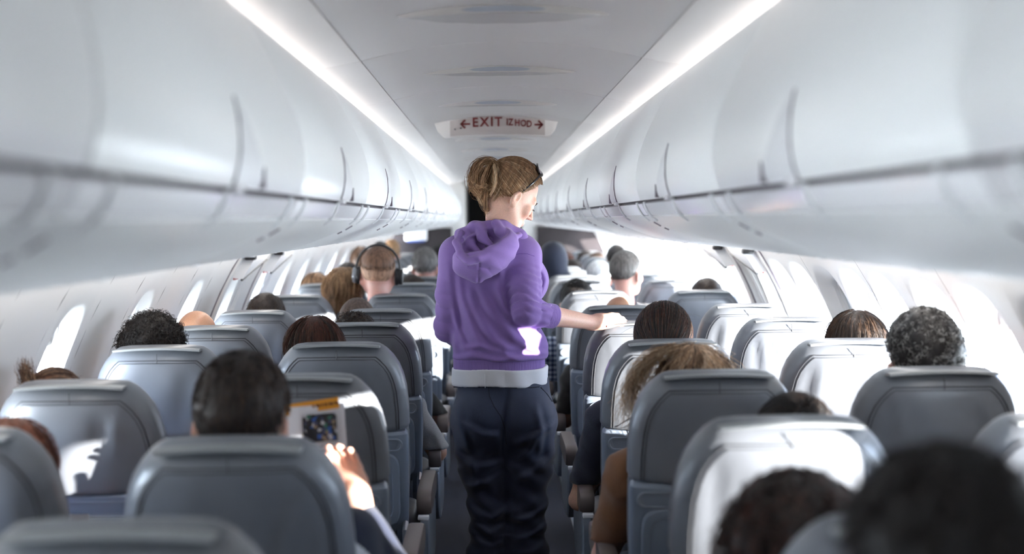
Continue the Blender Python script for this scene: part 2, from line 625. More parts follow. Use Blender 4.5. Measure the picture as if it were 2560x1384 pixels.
def build_bin(sx):
    L = P_B - .006
    root = empty('overhead_bin', (0, 0, 0))

    def fin(g, name, mats, parent=root, angle=50):
        if sx < 0:
            g.mirror_x()
        return g.build(name, mats, parent, angle=angle, fix=True)
    g = Geo()
    shell_strip(g, spline(DOOR, 36), L, .016)
    door = fin(g, 'door', M_BIN)
    # triangular finger scoop with its latch at the middle of the door's lower edge
    g = Geo()
    y0 = L * .5
    zs = np.linspace(.053, .175, 12)
    for mi, (ya, yb, out) in enumerate(((0, .225, .003), (-.003, .002, .0035))):
        front, back = [], []
        for z in zs:
            w = 1 - (z - .053) / (.175 - .053)
            x = door_x(z)
            front.append(((x - out, y0 + ya, z + CAM.z), (x - out * .6, y0 + ya + (yb - ya) * (max(w, .02) ** .8 if mi == 0 else 1), z + CAM.z)))
        ring_a = [q[0] for q in front]
        ring_b = [q[1] for q in front]
        bk_a = [(x + .01, y, z) for x, y, z in ring_a]
        bk_b = [(x + .01, y, z) for x, y, z in ring_b]
        g.rings([bk_a, ring_a, ring_b, bk_b], mi=mi, closed=False, cap0=False, cap1=False)
    fin(g, 'finger_scoop', [material('scoop_shade_plastic', (.66, .66, .68), .4), M_LINE], door)  # grey and dark line put the recess's shade and step shadow into colour
    g = Geo()
    g.box((.387, y0 + .02, CAM.z + .048), (.014, .05, .012), bevel=.003)
    fin(g, 'latch', M_RAIL, door)
    g = Geo()
    g.box((.385, y0 + .205, CAM.z + .068), (.012, .008, .034), bevel=.002)
    fin(g, 'latch_hook', M_LINE, door)
    g = Geo()
    shell_strip(g, RAILP, L, .012, edge=.003)
    fin(g, 'rail', M_RAIL)
    g = Geo()
    for yy in (.09, L * .5 - .02, L - .09):
        g = Geo()
        g.tube([(.392, yy, CAM.z + .045), (.398, yy, CAM.z + .026), (.411, yy, CAM.z + .006), (.43, yy, CAM.z - .008)], .0045, 6)
        fin(g, 'rail_clip', M_WHITE)
    g = Geo()
    shell_strip(g, spline(UNDER, 30), L, .014)
    sp = fin(g, 'service_panel', M_BINLOW)
    g = Geo()
    for yy in (L * .22, L * .72):                    # air nozzles under the bin
        for j, dx in enumerate((0, .05, .10)):
            g = Geo()
            x = .66 + dx
            z = CAM.z + float(np.interp(x, [q[0] for q in UNDER], [q[1] for q in UNDER]))
            g.tube([(x, yy, z + .002), (x, yy, z - .0015)], .016, 14)
            g.tube([(x, yy, z - .001), (x, yy, z - .0022)], .009, 12, mi=1)
            fin(g, 'air_nozzle', [M_WHITE, M_BLACK], sp)
    # dashes of the panel fasteners
    g = Geo()
    g.tube([(.432, .012, CAM.z - .0125), (.452, .012, CAM.z - .024)], .0018, 5)
    g.tube([(.462, .012, CAM.z - .029), (.475, .012, CAM.z - .035)], .0018, 5)
    fin(g, 'panel_fastener', M_LINE, sp)
    g = Geo()
    top = [(.502, .388), (.54, .376), (.59, .335), (.64, .275), (.72, .25), (1.24, .20), (1.27, -.05), (1.10, -.09), (.62, -.07), (.45, .0), (.403, .045), (.41, .10), (.42, .2), (.47, .32)]
    g.prism([(x, z + CAM.z) for x, z in top], .004, L - .004)
    fin(g, 'housing', [M_DARK])
    return root


pos_words = ['closest to the rear', 'second from the rear', 'third from the rear', 'fourth from the rear', 'fifth from the rear', 'sixth from the rear', 'seventh from the rear',
             'eighth from the rear', 'ninth from the rear', 'tenth from the rear', 'eleventh from the rear', 'twelfth from the rear', 'thirteenth from the rear', 'fourteenth from the rear']
for sx, side in ((-1, 'left'), (1, 'right')):
    proto = build_bin(sx)
    first = 1.17 - P_B
    n = int(math.ceil((Y1 - first - .3) / P_B))
    for k in range(-2, n):
        o = proto if k == -2 else copy_tree(proto)
        o.location = (0, first + P_B * k, 0)
        if k >= 0:
            tag(o, 'white overhead bin on the %s side of the cabin, %s' % (side, pos_words[k]), 'overhead bin', 'white overhead bins along the %s side' % side)
        else:
            tag(o, 'white overhead bin above the %s seats, behind the last row seen' % side, 'overhead bin', 'white overhead bins behind the last row, %s' % side)

# ------------------------------------------------------------------ cove lamps above the bins and wash lamps over the windows
for sx, side in ((-1, 'left'), (1, 'right')):
    for nm, (x, z), tx, power, colr in (('cove_lamp', (.560, CAM.z + .392), (-1, 0, .12), 5.2, (1.0, .93, .86)),
                                        ('wash_lamp', (1.06, CAM.z - .130), (.10, 0, -.4), 13.0, (1.0, .95, .89))):
        g = Geo()
        g.box((sx * x, (Y0 + Y1) / 2, z - (.016 if nm == 'cove_lamp' else -.010)), (.05, Y1 - Y0 - .1, .016), bevel=.003)
        o = g.build(nm, M_WHITE)
        tag(o, 'long light strip %s on the %s side' % ('between the ceiling and the bins' if nm == 'cove_lamp' else 'under the bins, over the windows', side), 'lamp')
        ld = bpy.data.lights.new(nm + '_light', 'AREA')
        ld.shape, ld.size, ld.size_y = 'RECTANGLE', Y1 - Y0 - .2, .035
        ld.energy, ld.color = power, colr
        lo = bpy.data.objects.new(nm + '_light', ld)
        COL.objects.link(lo)
        d = Vector((sx * tx[0], 0, tx[2])).normalized()
        ax = Vector((0, 1, 0))
        lo.matrix_world = Matrix.Translation((sx * x, (Y0 + Y1) / 2, z)) @ Matrix((ax, (-d).cross(ax), -d)).transposed().to_4x4()

# ------------------------------------------------------------------ ceiling lamps: shallow scoops that face the rear


def blister(hw, drop, length, lip, n=33):
    """Scoop that hangs DROP below the ceiling at its rear edge and fades into it LENGTH further on; open verts in world x, z and local y."""
    xs = np.linspace(-hw, hw, n)
    rows = []
    for k, t in enumerate((0, 0, .03, .12, .3, .55, .8, 1.0)):
        r = []
        for x in xs:
            e = max(0.0, 1 - (x / hw) ** 2) ** .75
            zc = ceil_z(x)
            if k == 0:
                r.append((x, lip * (1 - e), zc + .004))
            else:
                r.append((x, lip * (1 - e) + t * length * e, zc - drop * e * (1 - t) ** 1.2 + .002 * t))
        rows.append(r)
    return rows


lamp0 = None
lw = ['nearest ceiling lamp, cut by the top of the photo', 'second ceiling lamp, a thin white crescent', 'third ceiling lamp, just behind the exit sign', '', 'first ceiling lamp beyond the exit sign',
      'second ceiling lamp beyond the exit sign', 'third ceiling lamp beyond the exit sign', 'fourth ceiling lamp beyond the exit sign', 'fifth ceiling lamp beyond the exit sign', 'sixth ceiling lamp beyond the exit sign']
for k in range(10):
    y = 3.06 + P_C * k
    if k == 3:
        continue
    if lamp0 is None:
        lamp0 = empty('ceiling_lamp', (0, 0, 0))
        g = Geo()
        g.rings(blister(.25, .021, .34, .05), closed=False, cap0=False, cap1=False)
        g.build('housing', M_LAMP, lamp0, angle=35)
        g = Geo()
        xs = np.linspace(-.10, .10, 15)
        lo_, hi_ = [], []
        for x in xs:
            e = max(0, 1 - (x / .25) ** 2) ** .75
            w = max(0, 1 - (x / .1) ** 2) ** .5
            zc = ceil_z(x) - .0105 * e
            lo_.append((x, .05 * (1 - e) - .002, zc - .007 * w))
            hi_.append((x, .05 * (1 - e) - .002, zc + .007 * w))
        g.rings([hi_, lo_], closed=False, cap0=False, cap1=False)
        g.build('lens', M_LENS, lamp0)
        o = lamp0
    else:
        o = copy_tree(lamp0)
    o.location = (0, y, 0)
    tag(o, 'shallow white crescent on the ceiling, ' + lw[k], 'ceiling lamp', 'crescent lamps along the ceiling')

# ------------------------------------------------------------------ the exit sign
sd = 6.38
sign = empty('exit_sign', (0, sd, 0), 'white ceiling sign with dark red EXIT IZHOD and two arrows', 'exit sign')
SXC = at(1241, 310, sd).x
g = Geo()
n = 41
hw = .30
xs = np.linspace(-hw, hw, n)


def sgn_top(x):
    return ceil_z(SXC + x) + .002


def sgn_low(x):
    a = abs(x)
    full = .098 - .02 * (x / hw) ** 2
    if a > .25:
        full *= max(.0, 1 - ((a - .25) / (hw - .25))) ** .55
    return ceil_z(SXC + x) - full


rows = []
for dy, f in ((.0, 0), (-.004, .03), (-.006, .5), (-.004, .97), (.0, 1.0), (.06, .96), (.20, .25), (.30, -.02)):
    rows.append([(SXC + x, dy + .055 * (abs(x) / hw) ** 2.2, sgn_top(x) + (sgn_low(x) - sgn_top(x)) * f) for x in xs])
g.rings(rows, closed=False, cap0=False, cap1=False)
g.build('housing', M_CEIL, sign, angle=35)
g = Geo()
xs2 = np.linspace(-.225, .235, 31)
rows = []
for f in (.06, .90):
    rows.append([(SXC + x, -.0085 + .055 * (abs(x) / hw) ** 2.2, sgn_top(x) + (sgn_low(x) - sgn_top(x)) * f) for x in xs2])
g.rings(rows, closed=False, cap0=False, cap1=False)
face = g.build('sign_face', M_SIGN, sign)


def sign_pt(px, py):
    p = at(px, py, sd)
    return Vector((p.x, -.012 + .055 * (abs(p.x - SXC) / hw) ** 2.2, p.z))


for ch, px, py, sz in (('E', 1188, 307, .062), ('X', 1211, 306, .062), ('I', 1229.5, 305.5, .062), ('T', 1246, 305.5, .062),
                       ('I', 1268, 305.5, .045), ('Z', 1277, 306, .045), ('H', 1293, 307.5, .045), ('O', 1308.5, 308.5, .045), ('D', 1323, 310, .045)):
    p = sign_pt(px, py)
    text_object('lettering', ch, sz, M_SIGNRED, face, p, (PI / 2, -R(2.0) * (p.x - SXC) / .2 * -1, 0), extrude=.0012, offset=.0016 if sz > .05 else .0012, xscale=.95 if sz > .05 else .78)
for px, py, d in ((1163, 310, -1), (1346, 311, 1)):
    p = sign_pt(px, py)
    g = Geo()
    for (a, b) in (((-.022, 0), (.020, 0)), ((.020, 0), (.002, .018)), ((.020, 0), (.002, -.018))):
        a, b = Vector((a[0] * d, 0, a[1])), Vector((b[0] * d, 0, b[1]))
        mid_ = (a + b) / 2
        ang = math.atan2(b.z - a.z, b.x - a.x)
        g.box(mid_, ((b - a).length + .005, .002, .0085), rot=Matrix.Rotation(-ang, 3, 'Y'))
    g.build('arrow', M_SIGNRED, face, loc=p, smooth=False)
for px, py in ((1137.5, 322.5), (1152, 320)):
    p = sign_pt(px, py)
    g = Geo()
    g.tube([(0, .002, 0), (0, -.003, 0)], .004, 10)
    g.build('screw', M_DARK, face, loc=p)

# ------------------------------------------------------------------ overwing exits
n_door = 0
for sx, side in ((-1, 'left'), (1, 'right')):
    for yc, nth in ((6.15, 'nearer'), (6.94, 'farther')):
        n_door += 1
        root = empty('door_%d' % n_door, (0, 0, 0))
        structure(root, '%s white overwing exit hatch in the %s sidewall' % (nth, side), 'exit door')
        zs = np.linspace(.42, 1.345, 24)
        # joints of the hatch: thin lines that follow the wall
        for y in (yc - .27, yc + .27):
            g = Geo()
            g.tube([(sx * (wall_x(z) - .002), y, z) for z in zs], .004, 6)
            g.build('door_joint', M_LINE, root)
        for dy0, dy1 in ((-.262, -.19), (.19, .262)):
            g = Geo()
            g.rings([[(sx * (wall_x(z) - t), y, z) for z in zs] for y, t in ((yc + dy0, 0), (yc + dy0 + .006, .014), (yc + dy1 - .006, .014), (yc + dy1, 0))], closed=False, cap0=False, cap1=False)
            g.build('door_stile', M_WALL, root, fix=True)
        # hinged cover of the release handle
        g = Geo()
        pr = [(-.20, 1.325), (.17, 1.325), (.17, 1.29), (-.20, 1.205)]
        outl = []
        for t in (0.0, .055):
            outl.append([(sx * (wall_x(z) - t), yc + y, z - t * .2) for y, z in pr])
        g.rings(outl)
        g.build('handle_cover', M_WHITE, root, angle=20, fix=True)
        g = Geo()
        g.box((sx * (wall_x(1.305) - .04), yc - .225, 1.30), (.05, .05, .035), bevel=.008)
        g.build('release_handle', M_BLACK, root)
        g = Geo()
        g.tube([(sx * (wall_x(1.20) - .055), yc - .2, 1.192), (sx * (wall_x(1.28) - .06), yc + .17, 1.277)], .006, 6)
        g.build('cover_edge', M_PIPE, root)
        for dy in (-.05, .03):
            g = Geo()
            g.box((sx * (wall_x(1.19) + .0), yc + dy, 1.192), (.008, .04, .012))
            g.build('red_marking', material('faded_red', (.45, .16, .14), .6), root)

# white sign with a blue edge on the front divider
p = at(1040, 586, Y1 - .12)
g = Geo()
hw_ = 28 / FPX * p.y
g.box((p.x, p.y, p.z), (2 * hw_, .03, .145), bevel=.012)
g.box((p.x, p.y - .002, p.z - .078), (2 * hw_ * .8, .03, .02), mi=1, bevel=.004)
tag(g.build('notice_panel', [M_WHITE, M_BLUE]), 'small white panel with blue lower edge on the dark front divider', 'notice')
# ------------------------------------------------------------------ seats
# local frame: x across, y forward (the way the passenger looks), z up; the hinge of the backrest is the origin of every back part
HZ = 0.44                                        # hinge height
BASE_TILT = R(11)
L_BACK = (1.085 - HZ) / math.cos(BASE_TILT)      # length of the backrest along its slope
HW_PTS = [(0.0, .200), (.30, .206), (.40, .209), (.46, .208), (.52, .203), (.56, .194), (.59, .182), (.615, .166), (.635, .148), (.648, .132), (.655, .118)]
SC = L_BACK / .655
HW_V = [a * SC for a, b in HW_PTS]
HW_X = [b for a, b in HW_PTS]


def half_w(v):
    return float(np.interp(v, HW_V, HW_X))


def sup(n, hx, hy, e):
    out = []
    for k in range(n):
        a = 2 * PI * (k + .5) / n
        c, s = math.cos(a), math.sin(a)
        out.append((math.copysign(abs(c) ** (2 / e), c) * hx, math.copysign(abs(s) ** (2 / e), s) * hy))
    return out


V_LEA = .395 * SC                                # where the leather ends above the plastic shell


def wrinkle(x, v, seed):
    """Shallow drag folds of the stretched cover."""
    s = 0.0
    for i in range(7):
        rr = random.Random(seed * 31 + i)
        x0, ph, sl, w = rr.uniform(-.14, .14), rr.uniform(0, 6), rr.uniform(-.35, .35), rr.uniform(.010, .020)
        t = (x - x0 - sl * (v - .5)) / w
        fade = max(0.0, min(1.0, (L_BACK - .035 - v) / .06)) * math.exp(-((v - .52 - .03 * math.sin(ph)) / .10) ** 2)
        s += math.exp(-t * t) * fade * (.0058 if i % 2 else -.0050)
    return s


def make_back(root, seed):
    # leather cushion: loft of rings along the slope; rear side slightly domed, with shallow pull folds
    g = Geo()
    N = 72
    rings = []
    vs = list(np.linspace(V_LEA, .57 * SC, 22)) + list(np.linspace(.58 * SC, L_BACK - .010, 14)) + [L_BACK - .004, L_BACK]
    for i, v in enumerate(vs):
        hw = half_w(v)
        q = (L_BACK - v) / L_BACK
        ht = .056 * (1 - math.exp(-(L_BACK - v + .004) / .016)) * 1.0 + .006
        if i == 0:
            hw, ht = hw - .004, ht - .004
        if i >= len(vs) - 1:
            hw -= .012
        ring = []
        for (x, y) in sup(N, hw, ht, 3.0):
            if y < 0:
                dome = .010 * (1 - (x / hw) ** 2)
                y = y - dome - wrinkle(x, v, seed) * min(1, (hw - abs(x)) / .03)
            else:
                y *= .72
            ring.append((x, y, v))
        rings.append(ring)
    g.rings(rings)
    rings = []
    for v, hw, ht in ((.05, .17, .012), (.06, .185, .028), (.10, .198, .034), (.25, .206, .036), (V_LEA - .02, .206, .036), (V_LEA - .002, .204, .034)):
        rings.append([(x, y * .7 + .008, v) for x, y in sup(N, hw, ht, 3.0)])
    g.rings(rings)
    back = g.build('back_cushion', M_LEATHER, root, angle=60, fix=True)
    # piping seam that runs up one shoulder, across and down the other
    g = Geo()
    for ins, r in ((.029, .0016), (.0365, .0011)):
        pts = []
        arr = [(x, v) for v, x in zip(HW_V, HW_X) if v > V_LEA]
        vv = np.linspace(V_LEA + .004, L_BACK, 40)
        half = [(half_w(v), v) for v in vv]
        line = []
        for i, (x, v) in enumerate(half):
            a = half[max(0, i - 1)]
            b = half[min(len(half) - 1, i + 1)]
            t = Vector((b[0] - a[0], b[1] - a[1])).normalized()
            nx, nv = -t.y, t.x
            line.append((x + nx * ins, v + nv * ins))
        line = [(x, v) for x, v in line if v < L_BACK - ins and x > .02]
        xe, ve = line[-1]
        arch = [(xe * (1 - t), ve + (L_BACK - ins + .002 - ve) * (1 - (1 - t) ** 2.2)) for t in np.linspace(.1, 1, 11)]
        line = line + arch[:-1]
        full = line + [arch[-1]] + [(-x, v) for x, v in line[::-1]]
        for x, v in full:
            hw = half_w(v)
            ht = .056 * (1 - math.exp(-(L_BACK - v + .004) / .016)) + .006
            yy = ht * max(0.0, 1 - (abs(x) / hw) ** 3.0) ** (1 / 3.0)
            pts.append((x, -yy - .010 * (1 - (x / hw) ** 2) - wrinkle(x, v, seed) * min(1, (hw - abs(x)) / .03) - .0012, v))
        g.tube(pts, r, 6)
    g.build('piping', M_PIPE, back)
    # headrest flap: the tab along the top edge
    g = Geo()
    xs = np.linspace(-.128, .128, 13)
    top, bot = [], []
    for y, dz in ((-.068, .007), (-.066, .0120), (-.045, .0090), (-.025, .002)):
        top.append([(x, y, L_BACK + dz - .006 * (x / .128) ** 2) for x in xs])
    for y, dz in ((-.025, -.004), (-.045, .0020), (-.066, .0055)):
        bot.append([(x, y, L_BACK + dz - .006 * (x / .128) ** 2) for x in xs])
    rr = top + bot + [top[0]]
    g.rings(rr, closed=False, cap0=False, cap1=False)
    for s in (0, -1):
        g.add([r[s] for r in rr[:-1]], [tuple(range(len(rr) - 1))])
    g.build('headrest_flap', M_FLAP, back, angle=30, fix=True)
    g = Geo()
    g.tube([(0, -.060, L_BACK - .008), (.001, -.0655, L_BACK - .016), (.001, -.067, L_BACK - .036)], .0013, 5)
    g.build('flap_stitching', M_PIPE, back)

    # plastic shell under the leather, with the placard recess, the tray table and its latch
    g = Geo()
    rings = []
    for v, hw, ht, yo in ((.02, .185, .020, -.005), (.05, .196, .028, -.012), (.12, .201, .030, -.020), (.25, .204, .031, -.026), (V_LEA - .03, .206, .032, -.030), (V_LEA - .012, .204, .032, -.030), (V_LEA - .004, .196, .027, -.028), (V_LEA - .003, .17, .02, -.02)):
        rings.append([(x, y + yo, v) for x, y in sup(56, hw, ht, 5.0)])
    g.rings(rings)
    shell = g.build('back_shell', M_SHELL, root, angle=40, fix=True)
    g = Geo()
    st = rrect(40, .186, .0165, 9)
    st = [(max(-.186, min(.186, a)), b) for a, b in st]
    yb = -.0615

    def stad(hx, hz):
        out = []
        for k in range(40):
            a = 2 * PI * k / 40
            out.append((math.copysign(hx - hz, math.cos(a)) + hz * math.cos(a), hz * math.sin(a)))
        return out
    vz = V_LEA - .042
    g.rings([[(x, y, vz + z) for x, z in r] for r, y in ((stad(.190, .021), yb + .004), (stad(.189, .020), yb - .002), (stad(.184, .0165), yb - .002), (stad(.183, .0155), yb + .0035))], cap0=False)
    rec = g.build('placard_recess', M_SHELLD, shell, angle=30, fix=True)
    for dz, body in ((.0048, 'FASTEN SEAT BELT WHILE SEATED'), (-.0052, 'LIFE VEST UNDER YOUR SEAT')):
        text_object('lettering', body, .0105, M_TEXT, rec, (0, yb + .0022, vz + dz), (PI / 2, 0, 0), extrude=.0003, spacing=1.35)
    g = Geo()
    rings = []
    for hx, hz, y in ((.178, .118, -.052), (.178, .118, -.0615), (.175, .115, -.064), (.158, .098, -.064), (.156, .096, -.0615), (.10, .05, -.0615)):
        rings.append([(x, y - .004, .215 + z) for x, z in rrect(40, hx, hz, 7)])
    g.rings(rings, cap0=False)
    tray = g.build('tray_table', M_SHELL, shell, angle=30, fix=True)
    g = Geo()
    g.box((0, -.071, .338), (.05, .012, .018), bevel=.004)
    g.build('tray_latch', M_TAUPE, shell)
    g = Geo()
    for s in (-1, 1):
        g = Geo()
        g.tube([(s * .192, -.04, .10), (s * .192, -.075, .09), (s * .192, -.08, .04)], .009, 8)
        g.build('tray_arm', M_METAL, shell)
    g = Geo()                                       # literature pocket
    rings = []
    for v, d in ((-.02, .030), (.06, .045), (.085, .048)):
        rings.append([(x, y - .045, v) for x, y in sup(40, .165, d, 4)])
    g.rings(rings, cap1=False)
    g.build('seat_pocket', material('pocket_fabric', (.03, .03, .036), .8), shell, fix=True)
    for o in (back, shell):
        o.location = (0, 0, HZ)
    return back, shell


def make_seat(aisle, seed):
    """AISLE: +1 when the aisle is on the seat's right (+x), -1 on its left, 0 for a window seat."""
    root = empty('passenger_seat')
    back, shell = make_back(root, seed)
    g = Geo()
    rings = []
    for y, hx, hz, zo in ((.03, .19, .04, 0), (.05, .205, .055, 0), (.2, .212, .058, .004), (.38, .212, .058, .012), (.46, .206, .052, .012), (.485, .19, .035, .008), (.49, .17, .02, .005)):
        rings.append([(x, y, .445 + zo + z) for x, z in sup(40, hx, hz, 4)])
    g.rings(rings)
    g.build('seat_cushion', M_LEATHER, root, fix=True)
    g = Geo()
    g.box((0, .26, .372), (.43, .44, .03), bevel=.008)
    for yy in (.10, .40):
        g.tube([(-.225, yy, .345), (.225, yy, .345)], .018, 12)
    fr = g.build('seat_frame', M_METAL, root)
    for s in (-1, 1):
        g = Geo()
        g.tube([(s * .15, .40, .345), (s * .15, .44, .16), (s * .15, .46, .02)], [.016, .014, .016], 8)
        g.tube([(s * .15, .10, .345), (s * .15, .06, .16), (s * .15, .03, .02)], [.016, .014, .016], 8)
        g.tube([(s * .15, .06, .18), (s * .15, .44, .06)], .009, 6)
        g.box((s * .15, .24, .012), (.03, .52, .024), bevel=.004)
        g.build('leg', M_METAL, root)
    for s in ((aisle, -aisle) if aisle else ()):
        g = Geo()                                   # armrest: a curved arm with a rounded nose
        x0 = s * .243
        prof = spline([(.04, .535), (.02, .575), (.04, .600), (.12, .607), (.36, .605), (.42, .600), (.445, .575), (.435, .545), (.40, .530), (.14, .528)], 40)
        rr = []
        for dx, sc in ((-.0235, .80), (-.022, .93), (-.014, 1.0), (.014, 1.0), (.022, .93), (.0235, .80)):
            c = prof.mean(0)
            rr.append([(x0 + dx, c[0] + (p[0] - c[0]) * (1 - (1 - sc) * .25), c[1] + (p[1] - c[1]) * sc) for p in prof])
        g.rings(rr)
        arm = g.build('armrest', M_TAUPE, root, angle=50, fix=True)
        g = Geo()
        g.box((x0, -.004, .535), (.034, .03, .012), bevel=.003)
        g.build('ashtray_cap', M_WHITE, arm)
        if s == aisle:
            g = Geo()                               # fairing that closes the aisle side of the seat
            pr = spline([(.02, .40), (.03, .525), (.16, .53), (.38, .53), (.44, .49), (.45, .40), (.38, .33), (.10, .33), (.02, .40)], 44)[:-1]
            rr = []
            for dx, sc in ((-.010, 1.0), (.012, 1.0), (.017, .96), (.019, .90)):
                c = pr.mean(0)
                rr.append([(x0 + s * dx, c[0] + (p[0] - c[0]) * sc, c[1] + (p[1] - c[1]) * sc) for p in pr])
            g.rings(rr)
            g.build('side_fairing', M_SHELL, root, angle=50, fix=True)
    return root


SEATX = {'A': -1.026, 'B': -.497, 'C': .497, 'D': 1.026}
ROWY = {0: .83, 1: 1.62, 2: 2.41, 3: 3.17, 4: 3.95, 5: 4.73, 6: 5.52, 7: 6.66, 8: 7.78}
for k in range(9, 18):
    ROWY[k] = 7.78 + .787 * (k - 8)
# measured recline, height and offset of the seat tops in the photograph
REC = {'B2': 6, 'D4': 1.5, 'A3': 2.5, 'C5': 1.5, 'D2': 0, 'B7': 1, 'B4': -1}
protos = {}
for kind, a in (('A', 0), ('B', 1), ('C', -1), ('D', 0)):
    for var in range(2):
        protos[kind, var] = make_seat(a, seed=ord(kind) * 3 + var)
used = set()
ordn = ['', 'first', 'second', 'third', 'fourth', 'fifth', 'sixth', 'seventh', 'eighth', 'ninth', 'tenth', 'eleventh', 'twelfth', 'thirteenth', 'fourteenth', 'fifteenth', 'sixteenth', 'seventeenth']
side_word = {'A': 'window seat on the left', 'B': 'aisle seat on the left', 'C': 'aisle seat on the right', 'D': 'window seat on the right'}
SEAT_LABEL = {
    'B1': 'grey leather seat back at the bottom edge, lowest on the left of the aisle',
    'B2': 'grey leather aisle seat behind the man holding a magazine',
    'A2': 'grey leather window seat cut by the left edge, reddish hair above it',
    'A3': 'grey leather window seat with brown tufted hair above its top',
    'B3': 'dark grey aisle seat right beside the open magazine',
    'A4': 'pale lit grey window seat behind the curly black haired passenger',
    'B4': 'grey aisle seat behind the auburn haired woman',
    'A5': 'grey window seat with a tanned bald head showing above it',
    'C2': 'aisle seat whose back is bleached white by sun, dark hair tie above it',
    'C3': 'dark shaded aisle seat behind the frizzy blonde passenger in the brown coat',
    'C4': 'dark aisle seat behind the passenger with brown ponytail',
    'C5': 'sunlit aisle seat on which the standing woman rests her hand',
    'C6': 'grey aisle seat with a bald head above it, just beyond the resting hand',
    'D2': 'sunlit window seat cut by the right edge of the photo',
    'D3': 'dark shaded window seat behind the salt and pepper haired man',
    'D4': 'sunlit window seat behind the short brown haired passenger near the sidewall',
    'D5': 'sunlit white window seat with nobody showing above it, third from right edge',
    'D6': 'sunlit white window seat directly behind the shaded grey one',
    'D7': 'plain grey window seat with dark hair above it beside the exit',
}
SEATS = {}
for r in range(0, 18):
    for kind in 'ABCD':
        if r == 0 and kind != 'C':
            continue
        key = (kind, (r + (kind in 'AC')) % 2)
        if key not in used:
            o = protos[key]
            used.add(key)
        else:
            o = copy_tree(protos[key])
        name = '%s%d' % (kind, r)
        SEATS[name] = o
        rc = REC.get(name, random.Random(name).uniform(-.6, 1.2))
        tilt = BASE_TILT + R(rc)
        # the root sits under the hinge: the top of the upright back stands at the row's distance
        o.location = (SEATX[kind], ROWY[r] + math.sin(BASE_TILT) * L_BACK, 0)
        for ch in o.children:
            if ch.name.startswith(('back_cushion', 'back_shell')):
                ch.rotation_euler = (tilt, 0, 0)
        lab = SEAT_LABEL.get(name, 'grey leather %s, %s row counted from the nearest' % (side_word[kind], ordn[r] if r else 'hidden'))
        tag(o, lab, 'seat', 'grey leather seats, %s of the aisle' % ('left' if kind in 'AB' else 'right'))
for key, o in protos.items():
    if key not in used:
        for ch in o.children_recursive:
            bpy.data.objects.remove(ch)
        bpy.data.objects.remove(o)
# seat tracks in the floor
for sx in (-1, 1):
    for off in (.347, .647):
        g = Geo()
        g.box((sx * off, (Y0 + Y1) / 2, .006), (.028, Y1 - Y0, .012), bevel=.002)
        structure(g.build('trim_track', M_METAL, smooth=False))
# ------------------------------------------------------------------ smooth solids: distance fields turned into meshes (surface nets)
def smin(a, b, k):
    h = np.clip(0.5 + 0.5 * (b - a) / k, 0, 1)
    return b + (a - b) * h - k * h * (1 - h)


def smax(a, b, k):
    return -smin(-a, -b, k)


def capsule(P, a, b, ra, rb):
    a, b = np.array(a, np.float32), np.array(b, np.float32)
    ba = b - a
    pa = P - a
    t = np.clip(pa @ ba / max(float(ba @ ba), 1e-9), 0, 1)
    return np.linalg.norm(pa - t[:, None] * ba, axis=1) - (ra + (rb - ra) * t)


def chain(P, pts, rads, k=.02):
    d = None
    for i in range(len(pts) - 1):
        e = capsule(P, pts[i], pts[i + 1], rads[i], rads[i + 1])
        d = e if d is None else smin(d, e, k)
    return d


def ellipsoid(P, c, r, M=None):
    q = P - np.array(c, np.float32)
    if M is not None:
        q = q @ np.array(M, np.float32)              # rows of q in the local axes (columns of M)
    r = np.array(r, np.float32)
    k0 = np.linalg.norm(q / r, axis=1)
    k1 = np.linalg.norm(q / (r * r), axis=1)
    return k0 * (k0 - 1.0) / np.maximum(k1, 1e-6)


def torus(P, c, ax, R0, r0, sx=1.0, sy=1.0):
    q = P - np.array(c, np.float32)
    M = np.array(ax, np.float32)
    q = q @ M
    d = np.sqrt((q[:, 0] / sx) ** 2 + (q[:, 1] / sy) ** 2) - R0
    return np.sqrt(d * d + q[:, 2] ** 2) - r0


